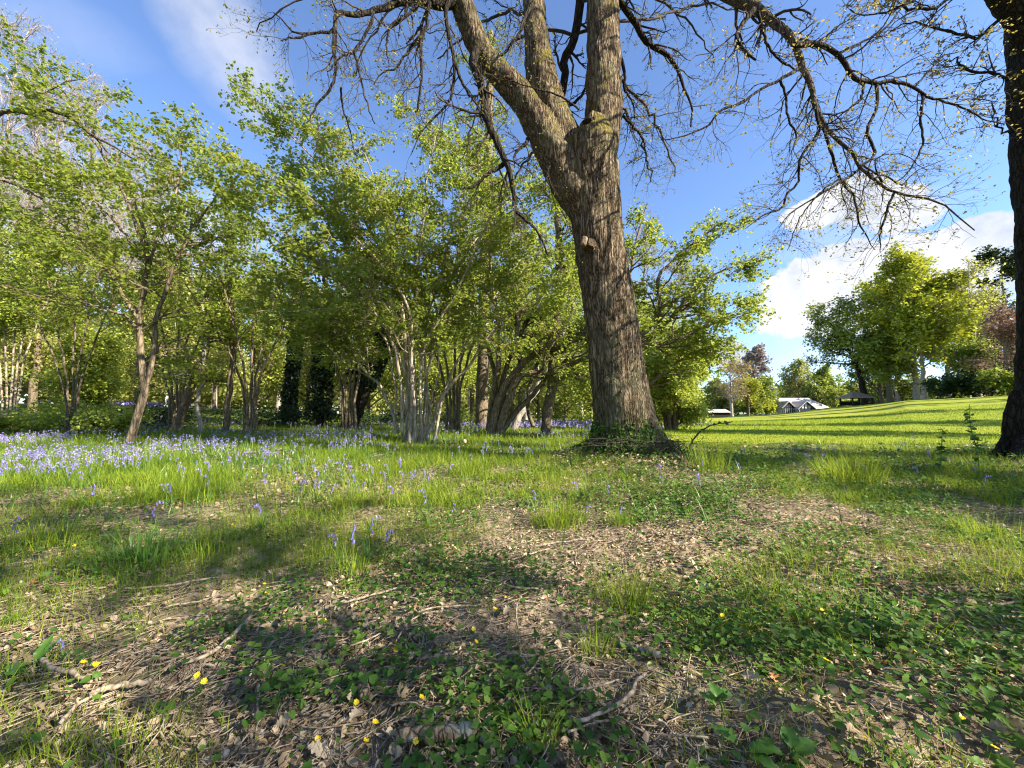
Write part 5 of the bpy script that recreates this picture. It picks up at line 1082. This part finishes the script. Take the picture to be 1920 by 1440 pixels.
# lesser celandine
def celandine(v):
    h = rng.uniform(.04, .09); a = rng.uniform(-3, 3); top = np.array([.015*math.cos(a), .015*math.sin(a), h]); nr = unit(np.array([.5*math.cos(a), .5*math.sin(a)-.35, 1.]))
    st = MB(); tubes(st, spline([[0, 0, 0], [0, 0, h*.6], top], 8), np.full(8, .0013), 5)
    pt = MB(); n = 9; u = unit(np.cross(nr, [1., .2, 0])); w = np.cross(nr, u); an = np.arange(n)*2*math.pi/n+.1*rng.normal(size=n)
    ax = np.cos(an)[:, None]*u+np.sin(an)[:, None]*w+.22*nr
    leaves(pt, np.repeat(top[None], n, 0), ax, np.repeat(nr[None], n, 0)+0*ax, rng.uniform(.014, .018, n), 'petal', 1.2, .1, -.15)
    ce = MB(); P = np.stack([top+nr*.0005, top+nr*.003, top+nr*.0045]); tubes(ce, P, np.array([.0042, .0038, .001]), 9, 0, True)
    return st.mesh('stem', M['stem']), pt.mesh('petals', M['celandine']), ce.mesh('centre', M['celandine'])
cm = [celandine(v) for v in range(5)]
CE = [(590, 1400, 'by a rotten chip, first of the row beside the log'), (697, 1388, 'topmost of the bright pair at the log end'), (680, 1405, 'lower one of the bright pair at the log end'), (840, 1390, 'open flat against the bark of the lying log'), (780, 1412, 'in front of the lying log'), (665, 1330, 'at the sawn end of the short upright piece of wood'), (785, 1335, 'on the soil behind the lying log'), (886, 1335, 'in the sunlit leaves behind the log'),
      (375, 1300, 'rear flower of two beside the pale bark chip'), (372, 1285, 'front flower of two beside the pale bark chip'), (170, 1262, 'open beside a rusty leaf on the sunlit soil'), (145, 1270, 'half closed beside the open one on the sunlit soil'), (668, 1182, 'alone on the bare soil beyond the stick'), (737, 1235, 'behind the leafy sprig in the soil centre'), (886, 1195, 'upper flower in the middle of the soil patch'), (888, 1215, 'lower flower in the middle of the soil patch'), (492, 1105, 'at the turf corner near the rusty leaf'), (495, 1118, 'just below the turf corner flower'), (605, 1175, 'in the crumbs between turf and stick'), (575, 1190, 'small one left behind by the turf near the stick'),
      (943, 1125, 'small one on the soil below the grass tuft'), (925, 1160, 'small one on the soil before the grass fan'), (1218, 1160, 'at the foot of the big grass fan'), (1352, 1165, 'behind the leafy carpet near the grass fan'), (1538, 1165, 'in the long grass above the leafy carpet'), (1478, 1218, 'at the back of the leafy carpet'), (1552, 1265, 'in the middle of the leafy carpet'), (1632, 1358, 'shaded by leaves near the front of the carpet'), (1795, 1365, 'at the far end of the leafy carpet'), (1712, 1235, 'on the sunny grass rim of the leafy carpet'), (1625, 1410, 'low in the leaves close to the broad leaf'), (1870, 1438, 'bright one in the bottom corner of the leafy carpet'), (1710, 1025, 'yellow speck on the soil under the sunlit grass'), (125, 1085, 'in the sunny rim of the bluebell grass'), (140, 1032, 'deep in the sunny bluebell grass'), (435, 985, 'in the shaded turf under the lone bluebell')]
for i, (px, py, lb) in enumerate(CE):
    t = thing('celandine', 'small yellow star flower '+lb.replace(' left behind', ''), 'flower', gnd(px, py+6), 'yellow celandine flowers'); t.rotation_euler = (0, 0, rng.normal()*.5); s = rng.uniform(.36, .5)*(1.0 if py > 1300 else 1.1); t.scale = (s,)*3
    a, b, c = cm[i % 5]; place('stem', a, None, 0, 1, t); place('petals', b, None, 0, 1, t); place('centre', c, None, 0, 1, t)
# grass tufts
def tuft(lb, px, py, n, L, spread_, W=(.0022, .004), mat='grass', up=0.):
    L = (L[0]*.6, L[1]*.72); W = (W[0]*.7, W[1]*.7); spread_ *= 1.1
    p = gnd(px, py); t = MB(); a = rng.uniform(-math.pi, math.pi, n); r = rng.random(n)**.6*spread_
    x = p[0]+r*np.cos(a); y = p[1]+r*np.sin(a)
    blades(t, np.stack([x, y, ground_z(x, y)-.004], 1), rng.uniform(*L, n), rng.uniform(*W, n), a+.5*rng.normal(size=n), np.clip(rng.uniform(.1, .95, n)*(1-up), .05, .95), 5)
    o = thing('grass_tuft', lb, 'grass tuft', p, 'separate tufts of grass'); t.build('blades', M[mat], o); return o
tuft('large airy fan of fine grass in the middle of the soil', 1175, 1135, 230, (.10, .27), .08, up=-.35)
tuft('dense upright tuft between the oak foot and the bare soil', 1048, 985, 420, (.12, .26), .14, (.003, .006))
tuft('dark sedge tuft at the shaded lawn edge', 1590, 905, 520, (.2, .42), .22, (.005, .009))
tuft('small wiry tuft below the large grass fan', 1120, 1235, 90, (.06, .15), .04)
tuft('sunlit long grass beside the leaf carpet', 1440, 1100, 260, (.06, .17), .2)
tuft('bright short tuft in the sun patch over the leafy carpet', 1520, 1060, 300, (.06, .15), .16)
tuft('long leaning tuft along the rim of the leafy carpet', 1600, 1180, 240, (.06, .16), .2)
tuft('tuft near the stick end by the picture edge', 1850, 1010, 260, (.1, .22), .12)
tuft('bright tuft in the bottom corner under the soil bank', 245, 1425, 200, (.04, .11), .09)
tuft('shaded tuft in the near corner of the soil bank', 110, 1400, 130, (.03, .09), .08)
tuft('short tuft at the trio of bluebells', 655, 1085, 120, (.08, .18), .08, (.003, .006))
tuft('thick green tuft in the bluebell turf', 90, 1020, 260, (.1, .2), .16, (.003, .007))
tuft('broad bladed tuft in front of the bluebell drift', 270, 1055, 170, (.12, .24), .13, (.006, .011), 'strap')
tuft('sunny tuft before the hazel base', 880, 890, 420, (.15, .32), .2, (.005, .008))
tuft('pale tuft at the brush beside the oak foot', 1330, 885, 240, (.2, .45), .16, (.004, .007), up=.5)
tuft('small tuft before the oak among ivy', 1165, 985, 220, (.08, .2), .07)
tuft('grassy sprout beside the low front log', 1010, 1400, 60, (.05, .14), .03)
# broad leaved plants
def broad(mb, q, ax, nr, L, kind, wid, nu=15, bend=None):
    """One large leaf as a curved, rippled, folded sheet."""
    ax = unit(ax); sd = unit(np.cross(nr, ax)); up_ = np.cross(ax, sd); h = LEAF[kind]; nv = 9; ph = rng.uniform(0, 6)
    s = np.linspace(0, 1, nu); w = np.interp(s, [0]+[max(x, .01) for x, y in h]+[1], [.02]+[y for x, y in h]+[.0]); w = np.convolve(np.pad(w, 1, mode='edge'), [.25, .5, .25], 'valid')*wid
    t = np.linspace(-1, 1, nv); bend = .45*rng.uniform(.6, 1.3) if bend is None else bend
    X = s[:, None]*L*np.ones(nv)[None]; Yy = (w[:, None]*t[None])*L
    Z = L*(-bend*s[:, None]**2+.35*w[:, None]*np.abs(t)[None]**1.3+.035*np.sin(s[:, None]*19+ph+2*t[None])*t[None]**2+.02*np.sin(s[:, None]*40)*np.abs(t)[None])
    V = q+X[..., None]*ax+Yy[..., None]*sd+Z[..., None]*up_; i = np.arange(nu-1)[:, None]*nv; j = np.arange(nv-1)[None]
    mb.add(V, np.stack([i+j, i+nv+j, i+nv+j+1, i+j+1], -1).reshape(-1, 4))
def rosette(name, lb, px, py, n, L, kind, mat, hgt=.0, aim=None, up=.5, wid=1.):
    L *= .54; hgt *= .66; p = gnd(px, py); o = thing(name, lb, 'plant', p)
    for k in range(n):
        a = (aim[k] if aim else k*2.4+rng.normal()*.3); mb = MB(); Lk = L*rng.uniform(.8, 1.15); z = hgt*(k+1)/n
        ax = np.array([math.cos(a), math.sin(a), up]); q = p+[.01*math.cos(a), .01*math.sin(a), .01+z]
        broad(mb, q, ax, np.array([-math.cos(a)*up, -math.sin(a)*up, 1.]), Lk, kind, wid); mb.build('leaf', M[mat], o)
    mb = MB(); tubes(mb, spline([p+[0, 0, -.01], p+[.004, 0, hgt*.5+.005], p+[0, .004, hgt+.012]], 6), np.full(6, .0025), 6); mb.build('stem', M['stem'], o); return o
rosette('arum_plant', 'glossy arrow leaved plant at the front edge beside the leaf carpet', 1352, 1350, 3, .062, 'dock', 'dock', .035, [2.2, 1.0, 1.6], .9, 1.5)
rosette('dock_plant', 'long pointed broad leaves reaching out at the front bottom edge', 1395, 1425, 3, .10, 'dock', 'dock', .01, [-1.0, -.2, 2.2], .45, 1.1)
rosette('broadleaf_plant', 'big rounded broad leaf at the very bottom edge beside the long pointed leaves', 1490, 1440, 2, .075, 'dock', 'dock', .015, [.3, 1.2], .6, 1.5)
rosette('lily_plant', 'two upright blade leaves in the sun on the soil bank', 60, 1260, 2, .11, 'dock', 'dock', .0, [1.9, 1.15], 2.4, .75)
rosette('lily_plant', 'long flat blade leaf beside the nodding bluebell', 118, 1262, 2, .10, 'dock', 'dock', .0, [.8, .15], .9, .6)
rosette('nettle_plant', 'dark leafy sprig of toothed leaves on the soil near the stick', 550, 1300, 6, .05, 'hazel', 'cover', .05, None, .35)
rosette('arum_plant', 'rounded dark leaves at the picture edge below the upright blades', 8, 1280, 4, .05, 'heart', 'dock', .02, [.2, 1.1, 1.9, -.4], .5)
rosette('nettle_plant', 'low leafy sprig behind the rotten log', 760, 1245, 6, .04, 'hazel', 'cover', .04)
p = gnd(1838, 905); o = thing('nettle_plant', 'tall nettle stem with paired leaves near the dark trunk', 'plant', p)
mb = MB(); P = spline([p, p+[.0, 0, .25], p+[-.04, 0, .48], p+[-.03, 0, .66]], 14); tubes(mb, P, np.linspace(.005, .002, 14), 6); mb.build('stem', M['stem'], o)
mb = MB(); q, T = on_tubes(P[None], 46, (.3, 1)); leaves(mb, q, rng.normal(size=(46, 3))*[1, 1, .3], rng.normal(size=(46, 3))*.4+[0, 0, 1], rng.uniform(.03, .055, 46), 'hazel'); mb.build('leaf_pairs', M['cover'], o)
p = gnd(1762, 895); o = thing('nettle_plant', 'shorter leafy nettle between the sedge tuft and the tall stem', 'plant', p)
mb = MB(); P = spline([p, p+[.03, 0, .2], p+[.06, 0, .42]], 12); tubes(mb, P, np.linspace(.005, .002, 12), 6); mb.build('stem', M['stem'], o)
mb = MB(); q, T = on_tubes(P[None], 40, (.2, 1)); leaves(mb, q, rng.normal(size=(40, 3))*[1, 1, .3], rng.normal(size=(40, 3))*.4+[0, 0, 1], rng.uniform(.03, .05, 40), 'hazel'); mb.build('leaf_pairs', M['cover'], o)
for px, py, hh, lb in ((1300, 822, .5, 'arching bramble shoot curving over the lawn beside the oak'), (1345, 790, .3, '')):
    if lb:
        p = gnd(1290, 862); o = thing('bramble_shoot', lb, 'plant', p); mb = MB(); Yb = p[1]
        P, R = br([(1290, 862), (1296, 830), (1310, 812), (1330, 800), (1352, 794), (1372, 792)], [Yb, Yb], [2, 1], 16, .004); tubes(mb, P, R, 6); mb.build('stem', M['twig'], o)
        mb = MB(); q, T = on_tubes(P[None], 14, (.2, .9)); leaves(mb, q, rng.normal(size=(14, 3)), rng.normal(size=(14, 3))+[0, 0, 1], rng.uniform(.03, .05, 14), 'hazel'); mb.build('leaves', M['cover'], o)
# sticks
def lie(path, lift=.008, K=14):
    P = spline([gnd(a, b) for a, b in path], K); P[:, 2] = ground_z(P[:, 0], P[:, 1])*.7+.3*np.linspace(P[0, 2], P[-1, 2], K)+lift; return P
STK = [([(1068, 1378), (1110, 1372), (1150, 1352), (1180, 1330), (1192, 1300), (1212, 1285)], 9, 'thick curved pale stick with a forked end on the front soil'), ([(1065, 1397), (1110, 1380), (1165, 1372)], 5, 'thin stick lying below the thick curved one'), ([(1075, 1315), (1120, 1308), (1160, 1295)], 5, 'straight stick above the thick curved one'),
       ([(950, 1258), (1000, 1248), (1070, 1228)], 4, 'slim straight stick across the soil centre'), ([(975, 1305), (1000, 1268), (1015, 1240)], 5, 'short stout stick slanting below the slim straight one'), ([(1155, 1240), (1200, 1282), (1250, 1310), (1290, 1330)], 4, 'thin long stick running towards the leafy carpet'),
       ([(470, 1170), (430, 1215), (395, 1245), (320, 1275)], 9, 'weathered stick slanting between shade and sun on the soil bank'), ([(75, 1255), (95, 1275), (140, 1290), (170, 1300)], 10, 'curved root like stick half sunk in the sunlit soil bank'), ([(165, 1330), (200, 1318), (260, 1308), (280, 1300)], 13, 'thick knobbly stick on the sunlit soil bank'), ([(110, 1385), (140, 1350), (170, 1330)], 9, 'broken stick end below the knobbly one'),
       ([(485, 1300), (482, 1350), (482, 1395)], 6, 'upright lying stick beside the dark leafy sprig'), ([(230, 1115), (320, 1110), (410, 1095)], 5, 'long straight stick along the turf rim'), ([(310, 1152), (370, 1143), (405, 1128)], 4, 'thin stick in the shade below the turf rim'), ([(640, 1145), (700, 1125), (760, 1110)], 5, 'pale stick end on the sunlit crumbs'),
       ([(835, 1060), (940, 1062), (990, 1050), (1030, 1038)], 4, 'long thin twig bent across the upper soil'), ([(885, 1095), (935, 1103), (965, 1115), (1010, 1118)], 5, 'curved stick in the sun at the soil top'), ([(780, 1165), (850, 1150), (915, 1148)], 4, 'arched thin twig over the soil centre'), ([(740, 1220), (775, 1175), (830, 1160)], 4, 'hooked twig beside the arched one'),
       ([(640, 1235), (690, 1215), (720, 1200)], 4, 'thin twig near the short upright wood'), ([(730, 1345), (770, 1340), (820, 1355)], 5, 'grey twig just behind the lying log'), ([(770, 1300), (800, 1285), (860, 1280)], 4, 'long hair thin twig over the leaves behind the log'), ([(1845, 1165), (1870, 1150), (1920, 1142)], 6, 'looped white stick at the picture edge'), ([(1845, 1168), (1880, 1172), (1930, 1172)], 5, 'straight pale stick under the looped white one'), ([(1895, 1190), (1900, 1205), (1895, 1220)], 4, 'short pale stalk below the looped stick'),
       ([(1580, 1225), (1640, 1235), (1750, 1265)], 5, 'long pale stalk along the upper rim of the leafy carpet'), ([(840, 1395), (850, 1420), (870, 1445)], 5, 'stick end leaning on the lying log'), ([(1240, 1405), (1280, 1402), (1330, 1408)], 5, 'stick end at the bottom edge beside the long pointed leaves'), ([(1225, 1370), (1245, 1380), (1258, 1395)], 7, 'pale split bark sliver near the bottom edge'),
       ([(1380, 1080), (1420, 1100), (1450, 1115)], 4, 'dark thin stick in the long grass'), ([(1010, 1030), (1060, 1025), (1130, 1022)], 4, 'grey twig at the soil top below the grass tuft'), ([(970, 1140), (968, 1170), (972, 1200)], 4, 'short vertical twig in the soil centre'), ([(1500, 1180), (1450, 1182), (1415, 1184)], 3, 'fine pale stalk above the leafy carpet')]
for path, w, lb in STK:
    P = lie(path, .016+w*.0009); Rr = w*.40*P[:, 1]/F; o = MB(); tubes(o, kink(P, w*.00012), Rr*np.interp(np.linspace(0, 1, 14), [0, .1, .8, 1], [.8, 1, .85, .6])*rng.uniform(.88, 1.12, 14), 8, 0, True)
    t = tag(o.build('stick', M['dead_stick']), lb, 'stick', None, 'fallen sticks on the soil')
# small logs, bark, big dead leaves
def log(name, lb, path, w, mat='dead_stick', S=18):
    P = lie(path, .014+w*.35*gnd(*path[0])[1]/F, 16); P = kink(P, .0016); o = MB(); R = w*.5*P[:, 1]/F*rng.uniform(.86, 1.1, 16)
    tubes(o, P, R, S, 0, True); return tag(o.build(name, M[mat]), lb, 'log', None, 'rotting pieces of wood')
M['rot'] = barkmat('rotting_bark', (.05, .035, .022), (.36, .27, .17), 55, .35, 1., (.09, .1, .03), .4, (.4, .42, .34), .006)
log('rotten_log', 'short rotten log lying at the very front with yellow flowers against it', [(748, 1408), (800, 1402), (850, 1398), (886, 1396)], 25, 'rot')
log('rotten_log', 'short grey piece of branch pointing away from the viewer', [(683, 1330), (678, 1295), (674, 1262)], 18, 'rot')
log('wood_chip', 'split reddish wood chunk beside the big grass fan', [(1158, 1220), (1200, 1233), (1240, 1246)], 11, 'dead_stick')
log('wood_chip', 'brown bark lump at the edge of the lying log', [(905, 1405), (918, 1425), (925, 1440)], 12, 'rot')
DL = [(360, 1205, .06, 'dead', 'large tan fallen leaf in the shade below the turf rim'), (405, 1210, .055, 'dead', 'curled tan leaf beside the large one below the turf rim'), (332, 1325, .045, 'dead', 'pale upright bark like leaf beside two yellow flowers'), (70, 1105, .05, 'orange_dead', 'rusty orange leaf at the turf edge near the picture side'), (555, 1138, .04, 'orange_dead', 'bright rusty leaf at the corner of turf and soil'),
      (655, 1375, .06, 'dead', 'pale grey lobed leaf beside the yellow flower pair'), (767, 1312, .055, 'dead', 'pale curled lobed leaf behind the lying log'), (512, 1385, .045, 'dead', 'small lobed leaf in the shaded front soil'), (575, 1425, .05, 'dead', 'tan leaf half hidden at the bottom front'), (955, 1150, .04, 'dead', 'pinkish leaf in the middle of the soil'), (890, 1080, .05, 'dead', 'curled leaf in the sun near the soil top'), (940, 1335, .035, 'dead', 'white leaf chip on the dark front soil'),
      (1010, 1065, .07, 'dead', 'big crumpled leaf pile at the soil top'), (1350, 1098, .06, 'dead', 'folded brown leaf beside the sunlit long grass'), (1370, 1085, .05, 'dead', 'second brown leaf behind the folded one'), (1445, 1280, .05, 'orange_dead', 'reddish brown leaf in the leafy carpet'), (1390, 1285, .055, 'dead', 'brown leaf beneath the arrow leaved plant'), (1515, 1330, .05, 'dead', 'brown leaf deep in the leafy carpet'), (1590, 1395, .05, 'dead', 'purplish leaf near the front of the carpet'), (1850, 1385, .07, 'dead', 'big white bleached leaf in the bottom corner'), (1810, 1150, .06, 'dead', 'pale lobed leaf under the looped stick'),
      (1780, 972, .07, 'dead', 'pale leaf lying before the dark tree'), (1555, 975, .06, 'dead', 'pale leaf in the shade below the sedge tuft'), (1310, 1080, .05, 'dead', 'pale leaf at the edge of shade left of the long grass'), (620, 960, .07, 'dead', 'brown leaf heap in the turf shadow'), (235, 1250, .05, 'dead', 'tan leaf on the sunlit soil bank'), (640, 1045, .04, 'dead', 'tan leaf under the bluebell trio'), (245, 1082, .05, 'dead', 'upright tan leaf at the turf rim')]
for px, py, L, mt, lb in DL:
    o = MB(); p = gnd(px, py); a = rng.uniform(-3, 3)
    broad(o, p+[0, 0, .02], np.array([math.cos(a), math.sin(a), .2]), np.array([rng.normal()*.35, -.3+rng.normal()*.35, 1.]), L*.72, 'oak', 1.15, 33, rng.uniform(-.7, .9))
    tag(o.build('dead_leaf', M[mt]), lb.replace(' left of', ' next to'), 'dead leaf', None, 'larger fallen leaves')
for px, py, s, lb in ((985, 1424, .010, 'small round snail shell like stone at the bottom front'), (1215, 1318, .008, 'pale pebble by the forked stick end'), (1255, 1375, .008, 'ring shaped shell chip on the dark soil'), (420, 1420, .009, 'brown pebble in the front shade')):
    o = MB(); p = gnd(px, py); th = np.linspace(0, math.pi, 7); 
    P = np.stack([p+[0, 0, s*.4-s*.75*math.cos(q)] for q in th]); tubes(o, P, s*np.sin(th)*rng.uniform(.9, 1.1, 7)+1e-4, 10); tag(o.build('pebble', M['stone']), lb, 'stone', None, 'pebbles on the soil')
